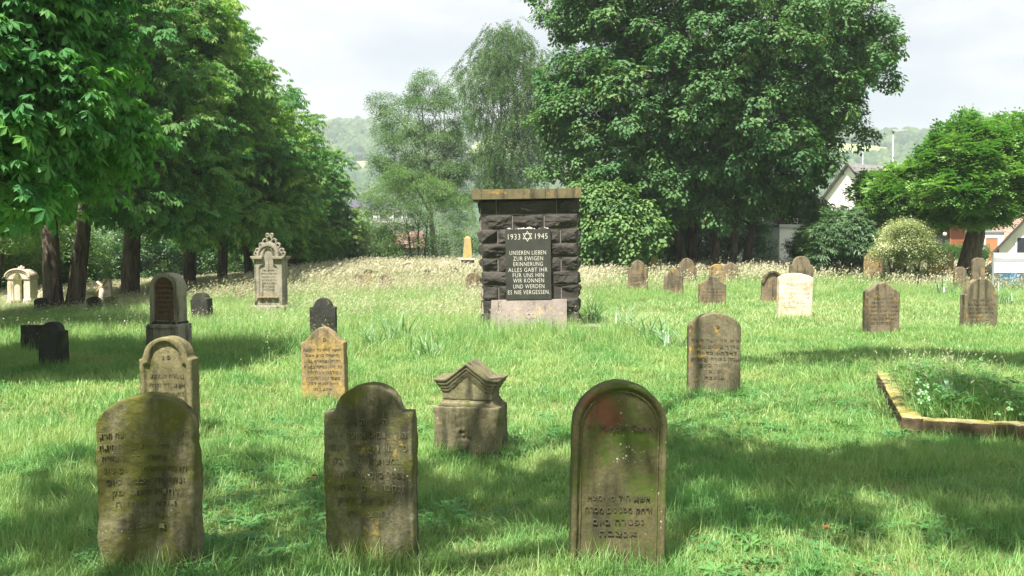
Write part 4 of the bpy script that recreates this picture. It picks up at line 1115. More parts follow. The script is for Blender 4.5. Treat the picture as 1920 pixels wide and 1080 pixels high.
def opening(parent, x0, x1, z0, z1, y, name, mat, frame=M['strip'], axis='y', s=-1):
    """door or window set on a wall plane"""
    if axis == 'y': B = lambda a, b, c, d, e, f: MB().box(a, b, min(y + s * c, y + s * d), max(y + s * c, y + s * d), e, f)
    else: B = lambda a, b, c, d, e, f: MB().box(min(y + s * c, y + s * d), max(y + s * c, y + s * d), a, b, e, f)
    mb = MB()
    for q in (B(x0 - 0.09, x0, -0.02, 0.06, z0 - 0.09, z1 + 0.09), B(x1, x1 + 0.09, -0.02, 0.06, z0 - 0.09, z1 + 0.09), B(x0, x1, -0.02, 0.055, z1, z1 + 0.09), B(x0, x1, -0.02, 0.055, z0 - 0.09, z0)):
        mb.add(q.v, q.f)
    fr = mb.build(name, frame, parent)
    B(x0, x1, -0.02, 0.02, z0, z1).build('pane' if name == 'window' else 'leaf_panel', mat, fr)
    return fr

def W(px, d): return (px - 960) / F * d
# white gabled house left of the globe trees
d_ = 88.0; b_ = 0.4
r = house('white gabled house with grey tiled roof between the large maple and the globe trees', (W(1660, d_), d_, 0.5), 32, 11.0, 8.0, 4.6, 9.0, M['wall_white'], M['roof_grey'], name='house')
opening(r, -1.1, 1.1, 3.0, 4.7, -5.5, 'window', M['glass'], axis='x')
opening(r, -3.4, -2.2, 0.4, 1.9, -5.5, 'window', M['glass'], axis='x')
for x in (-3.2, 0.2, 3.0): opening(r, x, x + 1.1, 1.0, 2.3, -4.0, 'window', M['glass'])
# white house behind the leaning tree, with brown entrance
d_ = 72.0
r = tag(empty('house', (W(1795, d_), d_, 0.55), math.radians(2)), 'low white house with red brown entrance and hanging globe lamp behind the leaning tree', 'house')
MB().box(-3.2, 2.7, 0, 6, -2, 2.95).build('wall', M['wall_white'], r)
MB().box(-3.6, 3.1, -0.6, 6.4, 2.95, 3.2).build('flat_roof', M['roof_grey'], r, bevel=0.02)
fr = opening(r, -1.7, -0.75, 0.9, 2.75, 0, 'window', M['dark_trim'], M['dark_trim'])
fr = opening(r, -0.6, 0.45, 0.9, 2.75, 0, 'door', M['door_red'], M['door_orange'])
MB().tube([(-1.25, -0.35, 2.95), (-1.25, -0.35, 2.35)], [0.012, 0.012], 6).build('lamp_cord', M['dark_trim'], r)
bm = bmesh.new(); bmesh.ops.create_uvsphere(bm, u_segments=14, v_segments=8, radius=0.15); me = bpy.data.meshes.new('globe_lamp'); bm.to_mesh(me); bm.free()
o = link('globe_lamp', me, M['lamp_glow'], r); o.location = (-1.25, -0.35, 2.2)
# brown roofed house and its orange door
d_ = 80.0
r = house('white house with broad brown tiled roof right of the globe trees', (W(1892, d_), d_, 0.45), 6, 8.5, 8.0, 2.1, 5.6, M['wall_white'], M['roof_brown'], name='house')
opening(r, -1.6, 1.2, 0.75, 1.4, -4.0, 'window', M['glass'])
d_ = 64.0
r = tag(empty('gatehouse', (W(1856, d_), d_, 0.5)), 'small white gate pillar building with orange brown door beside the mesh fence', 'outbuilding')
MB().box(-0.62, 0.95, 0, 2.0, -1, 2.25).build('wall', M['wall_white'], r)
opening(r, -0.35, 0.5, 0.15, 1.85, 0, 'door', M['door_orange'])
MB().box(-0.72, 1.05, -0.1, 2.1, 2.25, 2.36).build('coping', M['strip_grey'], r)
MB().tube([(-0.85, -0.2, -0.5), (-0.85, -0.2, 3.4)], [0.06, 0.06], 8).build('downpipe', M['strip'], r)
# white gable at the right edge
d_ = 56.0
r = house('white gable with dark sloping verge cut by the right edge of the picture', (W(1985, d_) + 2.3, d_ + 4.0, 0.4), 59, 8.0, 6.4, 1.35, 5.2, M['wall_white'], M['roof_slate'], 0.4, name='house')
opening(r, 1.2, 2.2, 0.9, 1.9, -4.0, 'window', M['glass'], axis='x')
# flat roofed garage
d_ = 49.0
r = tag(empty('garage', (W(1461, d_), d_, 0.3), math.radians(24)), 'flat roofed white garage with grey green end wall and one small dark window', 'garage')
MB().box(0, 5.6, 0.0, 2.9, -1, 2.48).build('side_wall', M['wall_white'], r)
MB().box(-0.03, -0.004, -0.003, 2.903, -1, 2.48).build('end_wall', M['wall_grey'], r)
MB().box(-0.12, 5.72, -0.12, 3.0, 2.48, 2.62).build('flat_roof', M['roof_slate'], r, bevel=0.015)
MB().box(-0.14, 5.74, -0.16, -0.121, 2.46, 2.63).build('fascia', M['metal'], r)
opening(r, 1.2, 1.75, 1.2, 1.95, -0.03, 'window', M['glass'], M['dark_trim'], axis='x')
# far white block with dark roof, seen past the end of the tree row
d_ = 190.0; x_ = W(706, d_); gz = h1(x_, d_)
r = tag(empty('apartment_building', (x_, d_, gz), math.radians(6)), 'white apartment building with dark roof far below the end of the chestnut row', 'building')
ztop = P(700, 393, d_).z - gz
MB().box(-6, 9, 0, 10, -3, ztop).build('wall', M['wall_white'], r)
v = [(-6.6, -0.6, ztop), (9.6, -0.6, ztop), (9.6, 10.6, ztop), (-6.6, 10.6, ztop), (-5.6, 4.2, ztop + 2.1), (8.6, 4.2, ztop + 2.1), (8.6, 5.8, ztop + 2.1), (-5.6, 5.8, ztop + 2.1)]
MB().add(v, [(0, 3, 2, 1), (4, 5, 6, 7), (0, 1, 5, 4), (1, 2, 6, 5), (2, 3, 7, 6), (3, 0, 4, 7)]).build('roof', M['roof_slate'], r)
for fl in range(4):
    zz = ztop - 1.9 - fl * 2.75
    for x0 in (-5.0, -2.2, 0.8, 3.6, 6.4): opening(r, x0, x0 + 1.5, zz, zz + 1.35, 0, 'window', M['glass'])
    MB().box(-5.6, 8.6, -1.1, -0.08, zz - 0.75, zz - 0.55).build('balcony', M['wall_white'], r)
    MB().box(-5.6, 8.6, -1.1, -1.05, zz - 0.549, zz + 0.1).build('railing', M['strip_grey'], r)
d_ = 112.0; x_ = W(712, d_); gz = h1(x_, d_)
ze = P(712, 462, d_).z - gz
house('house with red tiled roof glimpsed through shrubs at the end of the tree row', (x_, d_, gz), 14, 10, 7, ze, ze + 1.9, M['cream'], M['roof_red'], name='house')

# mesh fence with white strips
d_ = 31.0; x0, x1 = W(1862, d_), W(1862, d_) + 9.0; gz = 0.16
fe = tag(empty('mesh_fence', (x0, d_, gz), math.radians(-6)), 'wire mesh fence with woven white and grey privacy strips at the right edge', 'fence')
for k in range(5):
    MB().box(k * 2.2 - 0.03, k * 2.2 + 0.03, -0.03, 0.03, -0.3, 1.36).build('post', M['metal'], fe, bevel=0.004)
for k, (z0, z1, mt) in enumerate(((1.16, 1.33, 'strip'), (1.02, 1.145, 'strip_grey'), (0.84, 1.005, 'strip'), (0.66, 0.825, 'strip'))):
    MB().box(0.02, 8.8, 0.034 + 0.002 * k, 0.042 + 0.002 * k, z0, z1).build('privacy_strip', M[mt], fe)
mb = MB()
for k in range(176): mb.tube([(0.05 * k, 0.05, -0.1), (0.05 * k, 0.05, 1.36)], [0.003, 0.003], 4, False)
for z in np.arange(0.05, 1.4, 0.2): mb.tube([(0, 0.056, z), (8.8, 0.056, z)], [0.004, 0.004], 4, False)
tag(mb.build('wire_mesh', M['metal'], fe), kind='stuff')
for px, mt, lab in ((1896, 'bin_blue', 'blue wheeled bin behind the mesh fence'), (1914, 'bin_grey', 'grey wheeled bin right of the blue one behind the fence')):
    dd = 32.6; r = tag(empty('wheeled_bin', (W(px, dd), dd, 0.2), 0.2), lab, 'bin')
    v = [(-0.22, -0.27, 0.05), (0.22, -0.27, 0.05), (0.22, 0.27, 0.05), (-0.22, 0.27, 0.05), (-0.28, -0.34, 0.95), (0.28, -0.34, 0.95), (0.28, 0.34, 0.95), (-0.28, 0.34, 0.95)]
    MB().add(v, [(0, 3, 2, 1), (4, 5, 6, 7), (0, 1, 5, 4), (1, 2, 6, 5), (2, 3, 7, 6), (3, 0, 4, 7)]).build('body', M[mt], r, bevel=0.03)
    v = [(-0.3, -0.37, 0.952), (0.3, -0.37, 0.952), (0.3, 0.37, 0.952), (-0.3, 0.37, 0.952), (-0.27, -0.3, 1.03), (0.27, -0.3, 1.03), (0.27, 0.37, 1.07), (-0.27, 0.37, 1.07)]
    MB().add(v, [(0, 3, 2, 1), (4, 5, 6, 7), (0, 1, 5, 4), (1, 2, 6, 5), (2, 3, 7, 6), (3, 0, 4, 7)]).build('lid', M[mt], r, bevel=0.02)
    for s in (-1, 1): MB().tube([(s * 0.24, 0.3, 0.1), (s * 0.3, 0.3, 0.1)], [0.1, 0.1], 12).build('wheel', M['dark_trim'], r)

# street lamp, cable, mast
dd = 57.0; p = P(1675, 243, dd); gz = 0.3
lp = tag(empty('street_lamp', (p.x, dd, gz)), 'grey street lamp with a flat wedge shaped head against the sky', 'street lamp')
MB().tube([(0, 0, -0.3), (0, 0, 3.5), (0, 0, p.z - gz - 0.1)], [0.075, 0.068, 0.052], 10).build('pole', M['metal'], lp, True)
v = [(-0.10, -0.14, -0.10), (-0.10, 0.14, -0.10), (-0.10, -0.14, 0.02), (-0.10, 0.14, 0.02), (0.95, -0.10, -0.06), (0.95, 0.10, -0.06), (0.95, -0.10, -0.03), (0.95, 0.10, -0.03), (0.12, -0.14, -0.16), (0.12, 0.14, -0.16)]
bm = bmesh.new(); [bm.verts.new(q) for q in v]; bmesh.ops.convex_hull(bm, input=bm.verts); me = bpy.data.meshes.new('lamp_head'); bm.to_mesh(me); bm.free()
o = link('lamp_head', me, M['strip_grey'], lp); o.location = (0, 0, p.z - gz)
a_, b2 = P(1880, 262, 62.0), P(2050, 150, 50.0)
tag(MB().tube([a_ + (b2 - a_) * t + Vector((0, 0, -0.5 * t * (1 - t))) for t in np.linspace(0, 1, 9)], [0.02] * 9, 6).build('power_cable', M['dark_trim']), 'thin dark overhead cable rising to the upper right corner', 'cable')
p = P(1618, 272, 700.0)
tag(MB().tube([(p.x, 700, h1(p.x, 700)), (p.x, 700, p.z + 4)], [0.5, 0.3], 8).build('radio_mast', M['strip']), 'thin white mast standing on the far hillside', 'mast')

# ------------------------------------------------------------------ trees
def in_poly(x, y, poly):
    c = np.zeros(len(x), bool); n = len(poly)
    for i in range(n):
        x0, y0 = poly[i]; x1, y1 = poly[(i + 1) % n]
        k = ((y0 > y) != (y1 > y)) & (x < (x1 - x0) * (y - y0) / (y1 - y0 + 1e-9) + x0)
        c ^= k
    return c

def outline_clumps(poly, d, ry, n, rng, front=0.62, inset=0.45):
    """clump centres filling a body whose front view has this outline and whose depth half width is ry"""
    poly = np.array([tuple(P(px, py, d).xz) for px, py in poly])
    lo, hi = poly.min(0), poly.max(0); pts = []
    while len(pts) < n:
        x = rng.uniform(lo[0], hi[0], n * 2); z = rng.uniform(lo[1], hi[1], n * 2)
        ok = in_poly(x, z, poly); x, z = x[ok], z[ok]
        # distance to the outline decides how deep the body is there
        dm = np.full(len(x), 1e9)
        for i in range(len(poly)):
            a, b = poly[i], poly[(i + 1) % len(poly)]; ab = b - a
            t = np.clip(((x - a[0]) * ab[0] + (z - a[1]) * ab[1]) / (ab @ ab + 1e-9), 0, 1)
            dm = np.minimum(dm, np.hypot(x - a[0] - t * ab[0], z - a[1] - t * ab[1]))
        R = min(hi[0] - lo[0], hi[1] - lo[1]) / 2
        ok = dm > inset * rng.uniform(0.5, 1.2, len(x)); x, z, dm = x[ok], z[ok], dm[ok]
        u = np.clip(dm / R, 0, 1); dep = ry * np.sqrt(np.clip(1 - (1 - u) ** 2, 0, 1))
        sgn = np.where(rng.uniform(0, 1, len(x)) < front, -1, 1)
        y = d + sgn * dep * rng.uniform(0.35, 1.0, len(x))
        pts += list(zip(x, y, z))
    pts = np.array(pts[:n]); m_ = rng.uniform(0, 1, n) < 0.15; c_ = pts.mean(0)
    pts[m_] = c_ + (pts[m_] - c_) * (1 + rng.uniform(0.04, 0.16, m_.sum()))[:, None]
    return pts

def crown_profile(c, R, zb, zt, n, rng, wob=0.16):
    """clump centres on a broad egg shaped crown"""
    pts = []
    while len(pts) < n:
        u = rng.uniform(0, 1)
        r = R * (0.80 + 0.2 * u / 0.3) if u < 0.3 else R * math.sqrt(max(0, 1 - ((u - 0.3) / 0.72) ** 2))
        if rng.uniform(0, 1) > (r / R) ** 0.5 + 0.1: continue
        az = rng.uniform(0, 2 * PI); q = math.sqrt(rng.uniform(0.28, 1.0))
        r *= q * (1 + rng.normal(0, wob))
        pts.append((c[0] + r * math.cos(az), c[1] + r * math.sin(az), zb + u * (zt - zb)))
    return np.array(pts)

def dress(clumps, center, cr, per, rng, flat=0.65, size=(0.8, 1.2), droop=0.25, tint=(0.35, 0.22), spread=0.0, tint_fn=None):
    """leaf sprays over each clump, tips pointing outwards"""
    Pp, Rr, Sc, Ti = [], [], [], []
    for c in clumps:
        r = cr * rng.uniform(0.7, 1.3); k = max(3, int(per * rng.uniform(0.7, 1.3)))
        v = rng.normal(0, 1, (k, 3)); out_ = np.array(c) - center; out_ = out_ / (np.linalg.norm(out_) + 1e-6)
        v = v / np.linalg.norm(v, axis=1)[:, None] + out_ * 0.45 + np.array([0, 0, 0.35]); v /= np.linalg.norm(v, axis=1)[:, None]
        p = np.array(c) + v * np.array([1, 1, flat]) * (r * rng.uniform(0.45, 1.08, k))[:, None]
        az = np.arctan2(v[:, 1], v[:, 0]) + rng.normal(0, 0.4, k)
        pitch = droop - v[:, 2] * 0.5 + rng.normal(0, 0.22, k)
        Pp.append(p); Rr.append(np.stack([rng.normal(0, 0.3, k), pitch, az], 1)); Sc.append(rng.uniform(size[0], size[1], k))
        tb = rng.normal(tint[0], tint[1]) if tint_fn is None else tint_fn(c, rng)
        Ti.append(np.clip(rng.normal(tb, 0.10, k), 0, 1))
    return np.concatenate(Pp), np.concatenate(Rr), np.concatenate(Sc), np.concatenate(Ti)

def limb(a, b, n=6, lift=0.15, wob=0.08, rng=RNG):
    a, b = Vector(a), Vector(b); L_ = (b - a).length; pts = []
    for i in range(n + 1):
        t = i / n; q = a.lerp(b, t) + Vector((0, 0, lift * L_ * math.sin(PI * t) * (1 - 0.3 * t)))
        if 0 < i < n: q += Vector(rng.normal(0, wob * L_ / n, 3))
        pts.append(q)
    return pts

def make_tree(label, base, stems, clumps, src, cr, per, bark, group=None, name='tree', cat='tree', limbs=18, limb_r=0.10, rng=None, limb_from=0.5, crown_name='crown', extra=None, **kw):
    """stems: list of (points, radii) in world space"""
    rng = rng or np.random.default_rng(int(abs(base[0] * 77 + base[1] * 13)) + 1)
    root = tag(empty(name, base), label, cat, group)
    B = Vector(base)
    ctr = clumps.mean(0)
    if stems:
        mb = MB()
        for pts, rad_ in stems:
            mb.tube([Vector(p) - B for p in pts], rad_, 12, True, 0.05)
        mb.build('trunk', bark, root, True)
        if limbs:
            mb = MB()
            sel = clumps[rng.permutation(len(clumps))[:limbs]]
            for c in sel:
                pts, rad_ = stems[rng.integers(len(stems))]
                i = rng.integers(max(1, int(len(pts) * limb_from)), len(pts)); s = Vector(pts[i]) - B
                e = Vector(c) - B
                if e.z < s.z - 1.5: s = Vector(pts[max(1, i - 2)]) - B
                q = limb(s, e, 6, 0.12, 0.12, rng); r0 = min(limb_r, rad_[i] * 0.8)
                mb.tube(q, list(np.linspace(r0, 0.015, len(q))), 6, False)
            mb.build('branches', bark, root, True)
    p, r, s, t = dress(clumps, ctr, cr, per, rng, **kw)
    scatter(crown_name, src, p, r, s, t, root, 'stuff', origin=base)
    if extra: extra(root, B)
    return root

def trunk_pts(x, y, h, lean=(0, 0), r0=0.35, r1=0.16, n=7, z=None, flare=1.5):
    z = h1(x, y) if z is None else z
    pts, rad_ = [], []
    for i in range(n + 1):
        t = i / n
        pts.append((x + lean[0] * t + 0.05 * math.sin(3 * t + x), y + lean[1] * t, z - 0.3 + (h + 0.3) * t))
        rad_.append((r0 + (r1 - r0) * t) * (1 + (flare - 1) * math.exp(-t * 9)))
    return pts, rad_

# gaps in the crowns through which the sun reaches these patches of ground: (x, y, rx, ry)
CLEAR = [(-16.2, 29.0, 2.2, 2.4), (-13.2, 28.6, 1.6, 1.6), (-6.8, 24.0, 3.2, 4.0), (-4.6, 11.4, 2.6, 1.9), (-2.6, 13.6, 2.0, 2.2), (-7.2, 16.8, 2.4, 1.3)]
def sunlit_gap(cl, margin=0.5):
    gx_ = cl[:, 0] - TO_SUN.x / TO_SUN.z * cl[:, 2]; gy_ = cl[:, 1] - TO_SUN.y / TO_SUN.z * cl[:, 2]
    k = np.ones(len(cl), bool)
    for x, y, rx, ry in CLEAR: k &= ((gx_ - x) / (rx + margin)) ** 2 + ((gy_ - y) / (ry + margin)) ** 2 > 1
    return cl[k]

def chest_tint(c, rng):
    return float(np.clip(rng.normal(0.28, 0.2), 0, 1)) if rng.uniform() < 0.80 else float(rng.uniform(0.6, 1.0))

ROWG = 'horse chestnut trees in a row along the left side'
rows = [(-12.6, 19.5, 4.0, 12.0, 'leafy chestnut tree second from the camera, crown filling the upper left'),
        (-13.3, 26.6, 4.0, 12.0, 'chestnut with forked double trunk behind the cream gravestones'),
        (-13.1, 31.2, 4.1, 11.5, 'chestnut with thick single trunk and a bent lower limb reaching right'),
        (-12.8, 36.2, 3.9, 10.6, 'chestnut with dark trunk just right of the thick single trunk'),
        (-13.1, 41.2, 3.5, 9.6, 'chestnut whose grey trunk stands behind the tall arched gravestone on a plinth'),
        (-13.4, 46.5, 3.3, 9.0, 'chestnut with slim dark trunk left of the ornate monument'),
        (-12.6, 52.0, 2.7, 7.8, 'chestnut behind the ornate monument, one pale bare trunk showing'),
        (-13.4, 58.5, 2.8, 7.0, 'last and lowest chestnut of the row, foliage reaching the grass')]
for i, (x, y, R, ht, lab) in enumerate(rows):
    rng = np.random.default_rng(100 + i); z0 = h1(x, y)
    low = 3.6 if i == 0 else (3.0 if i < 5 else (2.2 if i < 7 else 0.6))
    cl = crown_profile((x, y), R, z0 + low, z0 + ht, int(190 if i < 4 else 150), rng)
    # a few hanging limb ends low on the side towards the meadow
    lows = np.array([(x + R * rng.uniform(0.55, 0.95), y + rng.uniform(-3, 3), z0 + low + rng.uniform(-0.5, 0.5)) for _ in range(9)])
    cl = sunlit_gap(np.concatenate([cl, lows]))
    if i == 1: st = [trunk_pts(x - 0.05, y, 5.2, (-0.35, 0), 0.27, 0.18, flare=1.3), trunk_pts(x + 0.42, y + 0.1, 5.5, (0.5, 0.2), 0.24, 0.16, flare=1.3)]
    elif i == 2: st = [trunk_pts(x, y, 6, (0.1, 0.2), 0.30, 0.2, flare=1.25), ([(x, y, z0 + 2.1), (x + 0.9, y - 0.1, z0 + 2.9), (x + 1.25, y - 0.2, z0 + 3.9), (x + 2.6, y - 0.4, z0 + 4.4)], [0.17, 0.14, 0.12, 0.06])]
    elif i == 6: st = [trunk_pts(x, y, 5, (0.4, 0), 0.3, 0.15), trunk_pts(x - 1.6, y - 1, 4.5, (0.3, 0), 0.26, 0.15)]
    else: st = [trunk_pts(x, y, 5.5 if i < 6 else 4, (rng.uniform(-.3, .3), 0), 0.27 - 0.012 * i, 0.16, flare=1.3)]
    make_tree(lab, (x, y, z0), st, cl, S_CHEST, 0.95, (26, 20, 17, 17, 17, 14, 14, 14)[i], M['bark'], ROWG, 'chestnut_tree', rng=rng, limbs=26, tint_fn=chest_tint, size=((0.65, 1.0), (0.75, 1.15), (0.8, 1.25))[min(i, 2)], droop=0.35, flat=0.55)

# nearest chestnut: trunk outside the picture, leafy limbs hanging into the upper left corner
rng = np.random.default_rng(55)
bx, by = -12.0, 11.2; bz = h1(bx, by)
near_poly = [(-560, -330), (60, -330), (150, -160), (150, 0), (196, 80), (222, 130), (255, 185), (245, 222), (200, 262), (165, 300), (205, 335), (185, 365), (130, 352), (90, 395), (20, 425), (-120, 440), (-560, 300)]
cl = outline_clumps(near_poly, 11.3, 1.3, 300, rng, 0.6, 0.55)
nst = [trunk_pts(bx, by, 7, (0.5, 0.2), 0.42, 0.22), ([Vector((bx, by, bz + 1.9)), P(-420, 420, 11.2), P(-150, 418, 11.2), P(0, 412, 11.2), P(50, 388, 11.3), P(92, 345, 11.4), P(120, 260, 11.5)], [0.12, 0.10, 0.08, 0.065, 0.05, 0.035, 0.02])]
def near_leaves(root, B):
    """the largest single leaves, each an object of its own"""
    protos = []
    for k in range(5):
        lb = LB(); palmate(lb, (0, 0, 0), 0.0, 0.2, 0.5); lb.twig((-0.16, 0, 0.03), (0, 0, 0), 0.004, 1)
        protos.append(lb.mesh('leaf', [M['chestnut_near'], M['bark']]))
    k = 0
    while k < 300:
        c = cl[rng.integers(len(cl))]
        v = rng.normal(0, 1, 3); v /= np.linalg.norm(v); v[1] = -abs(v[1]) - 0.4
        p = Vector(c) + Vector(v * np.array([0.75, 0.75, 0.5]))
        u = p.x / p.y * F + 960; vv = 465 - (p.z - CAM_Z) / p.y * F
        if not (-20 < u < 262 and -20 < vv < 450): continue
        o = bpy.data.objects.new('leaf', protos[k % 5]); C.objects.link(o); o.parent = root
        o.location = p - B; o.rotation_euler = (rng.normal(0, 0.35), rng.uniform(-0.2, 0.7), rng.uniform(-2.6, 0.6)); s_ = rng.uniform(0.6, 0.95); o.scale = (s_, s_, s_)
        k += 1
make_tree('nearest chestnut tree, its dark leafy limbs hanging into the upper left corner', (bx, by, bz), nst, cl, S_NEAR, 0.62, 20, M['bark'], ROWG, 'chestnut_tree', rng=rng, limbs=16, limb_r=0.035, tint=(0.45, 0.28), size=(0.55, 0.9), droop=0.4, flat=0.6, extra=near_leaves)

# chestnut beside and behind the camera, whose high limbs shade the foreground
rng = np.random.default_rng(77)
tx, ty = -7.6, -2.2; tz = h1(tx, ty)
SHADE = [(60, 980, 0.8, 0.6, 0.7), (230, 975, 0.4, 0.35, 1.1), (330, 930, 0.35, 0.35, 0.9), (650, 985, 0.3, 0.35, 1.0), (740, 1000, 0.2, 0.2, 0.6), (700, 925, 0.5, 0.45, 1.2), (830, 935, 0.45, 0.4, 0.9), (960, 950, 0.6, 0.45, 0.9), (1130, 960, 0.4, 0.4, 1.1), (1180, 905, 0.6, 0.5, 1.2),
         (1080, 890, 0.5, 0.35, 0.8), (1350, 850, 0.6, 0.4, 0.8), (1480, 885, 0.7, 0.4, 1.0), (1640, 880, 0.8, 0.45, 1.0), (1780, 880, 0.8, 0.55, 1.2), (1900, 950, 0.6, 0.5, 0.9), (1900, 860, 1.0, 0.6, 1.2), (1560, 960, 0.5, 0.3, 0.7), (1350, 980, 0.4, 0.25, 0.5),
         (1600, 672, 1.6, 0.6, 0.9), (1760, 668, 1.6, 0.7, 1.1), (1910, 680, 1.6, 0.8, 1.1), (1850, 790, 0.9, 0.7, 0.7), (480, 880, 0.6, 0.3, 0.5), (180, 870, 0.7, 0.4, 0.4)]
sp_, ctrs = [], []
for px, py, rx, ry, wgt in SHADE:
    g = ground_at(px, py); n_ = int((32 if px > 1300 and py > 780 else 21) * PI * rx * ry * wgt)
    rx *= 0.9; ry *= 0.9
    for _ in range(n_):
        a_ = rng.uniform(0, 2 * PI); q = math.sqrt(rng.uniform(0, 1))
        gp = Vector((g.x + rx * q * math.cos(a_), g.y + ry * q * math.sin(a_), g.z))
        for z in rng.uniform(6.0, 10.5, 8):
            pt = gp + TO_SUN * ((z - gp.z) / TO_SUN.z)
            vis = pt.y > 0.3 and 465 - (pt.z - CAM_Z) / pt.y * F > -90 and abs(pt.x / pt.y) < 0.66
            if not vis: sp_.append(pt); break
    ctrs.append(g + TO_SUN * (8.5 / TO_SUN.z))
# the rest of its crown, away from the picture
fill = crown_profile((tx - 2.5, ty - 2.5), 4.6, tz + 5.0, tz + 12.0, 70, rng)
sp_ = np.array(sp_)
fp, fr_, fs, ft = dress(fill, fill.mean(0), 0.9, 12, rng, tint=(0.35, 0.2))
k = len(sp_)
root = tag(empty('chestnut_tree', (tx, ty, tz)), 'tall chestnut standing beside the camera, outside the picture, that dapples the foreground with shade', 'tree', ROWG)
mb = MB(); B = Vector((tx, ty, tz))
tp, tr = trunk_pts(tx, ty, 8.5, (0.8, 0.5), 0.45, 0.25)
mb.tube([Vector(q) - B for q in tp], tr, 12, True, 0.05); mb.build('trunk', M['bark'], root, True)
mb = MB()
for c in ctrs + [Vector(q) for q in fill[::5]]:
    q = limb(Vector(tp[rng.integers(4, 8)]) - B, Vector(c) - B, 7, 0.10, 0.1, rng); mb.tube(q, list(np.linspace(0.085, 0.012, len(q))), 6, False)
mb.build('branches', M['bark'], root, True)
scatter('crown', S_CHEST, np.concatenate([sp_, fp]), np.concatenate([np.stack([rng.normal(0, 0.3, k), rng.normal(0.2, 0.3, k), rng.uniform(0, 6.28, k)], 1), fr_]), np.concatenate([rng.uniform(0.75, 1.1, k), fs]), np.concatenate([rng.uniform(0.1, 0.6, k), ft]), root, 'stuff', origin=(tx, ty, tz))

# large maple
rng = np.random.default_rng(200); D = 41.0
poly = [(1060, -150), (1012, -40), (1022, 55), (1050, 105), (1012, 165), (988, 212), (1012, 255), (1020, 330), (1062, 348), (1090, 385), (1100, 440), (1180, 455), (1250, 430), (1300, 415), (1400, 425), (1450, 405), (1500, 425), (1505, 400), (1540, 345), (1562, 298), (1555, 250), (1640, 268), (1622, 215), (1590, 192), (1655, 178), (1635, 135), (1682, 98), (1640, 48), (1610, -30), (1500, -140), (1300, -190)]
cl = outline_clumps(poly, D, 5.6, 950, rng, 0.66, 0.6)
st = []
for px, ln_, r0 in ((1280, -0.5, 0.22), (1306, -0.1, 0.26), (1330, 0.3, 0.18), (1368, 0.2, 0.18), (1394, 0.8, 0.20)):
    st.append(trunk_pts(W(px, D), D + rv(-0.8, 0.8), 9.0, (ln_ * 2.2, rv(-1, 1)), r0, 0.08, flare=1.2))
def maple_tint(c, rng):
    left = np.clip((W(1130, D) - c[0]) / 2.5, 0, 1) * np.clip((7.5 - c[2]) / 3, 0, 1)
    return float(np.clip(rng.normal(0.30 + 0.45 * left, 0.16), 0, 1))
mx0 = W(1330, D)
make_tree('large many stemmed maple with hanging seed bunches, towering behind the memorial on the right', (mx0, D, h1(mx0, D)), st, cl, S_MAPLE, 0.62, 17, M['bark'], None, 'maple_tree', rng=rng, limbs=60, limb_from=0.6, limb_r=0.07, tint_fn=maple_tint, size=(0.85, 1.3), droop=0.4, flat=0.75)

# birches
S_SAL = src_collection('sallow_spray', [bush_spray(M['birch'], 0.07, 0.12, 22, 0.4) for _ in range(3)])
rng = np.random.default_rng(210)
BIRG = 'birches behind the meadow'
poly = [(688, 172), (722, 165), (748, 205), (772, 150), (800, 136), (830, 150), (862, 190), (880, 260), (890, 330), (880, 380), (850, 400), (720, 360), (705, 300), (715, 255), (700, 215)]
cl = outline_clumps(poly, 60, 3.0, 230, rng, 0.55, 0.3) + np.array([0, 0, 0.1]); x = W(816, 60); z = h1(x, 60)
make_tree('loose crowned birch with pale trunk left of the memorial', (x, 60, z), [trunk_pts(x, 60, 11.0 + -z, (-0.8, 0), 0.2, 0.04, 9), ([(x - .1, 60, 3.5), (x - 1.2, 60, 5.6), (x - 2.2, 59.6, 8.5)], [0.1, 0.07, 0.03]), ([(x - .1, 60, 4.5), (x + 0.9, 60, 6.8), (x + 1.4, 60.3, 9.5)], [0.1, 0.07, 0.03])], cl, S_SAL, 0.55, 19, M['bark_pale'], BIRG, 'birch_tree', rng=rng, limbs=60, limb_r=0.045, tint=(0.3, 0.25), size=(0.9, 1.5), droop=0.5, flat=0.9)
poly = [(866, 112), (885, 118), (905, 56), (935, 48), (962, 52), (1000, 78), (1030, 100), (1040, 130), (1030, 200), (1015, 300), (1005, 372), (890, 372), (900, 285), (870, 205)]
cl = outline_clumps(poly, 67, 3.2, 270, rng, 0.55, 0.3) + np.array([0, 0, -0.2]); x = W(950, 67); z = h1(x, 67)
make_tree('tall weeping birch with hanging sprays directly behind the memorial', (x, 67, z), [trunk_pts(x, 67, 15.5 - z, (-0.6, 0), 0.22, 0.04, 9)], cl, S_BIRCH, 0.8, 14, M['bark_pale'], BIRG, 'birch_tree', rng=rng, limbs=40, limb_r=0.045, tint=(0.2, 0.18), size=(1.0, 1.6), droop=0.05, flat=0.8)

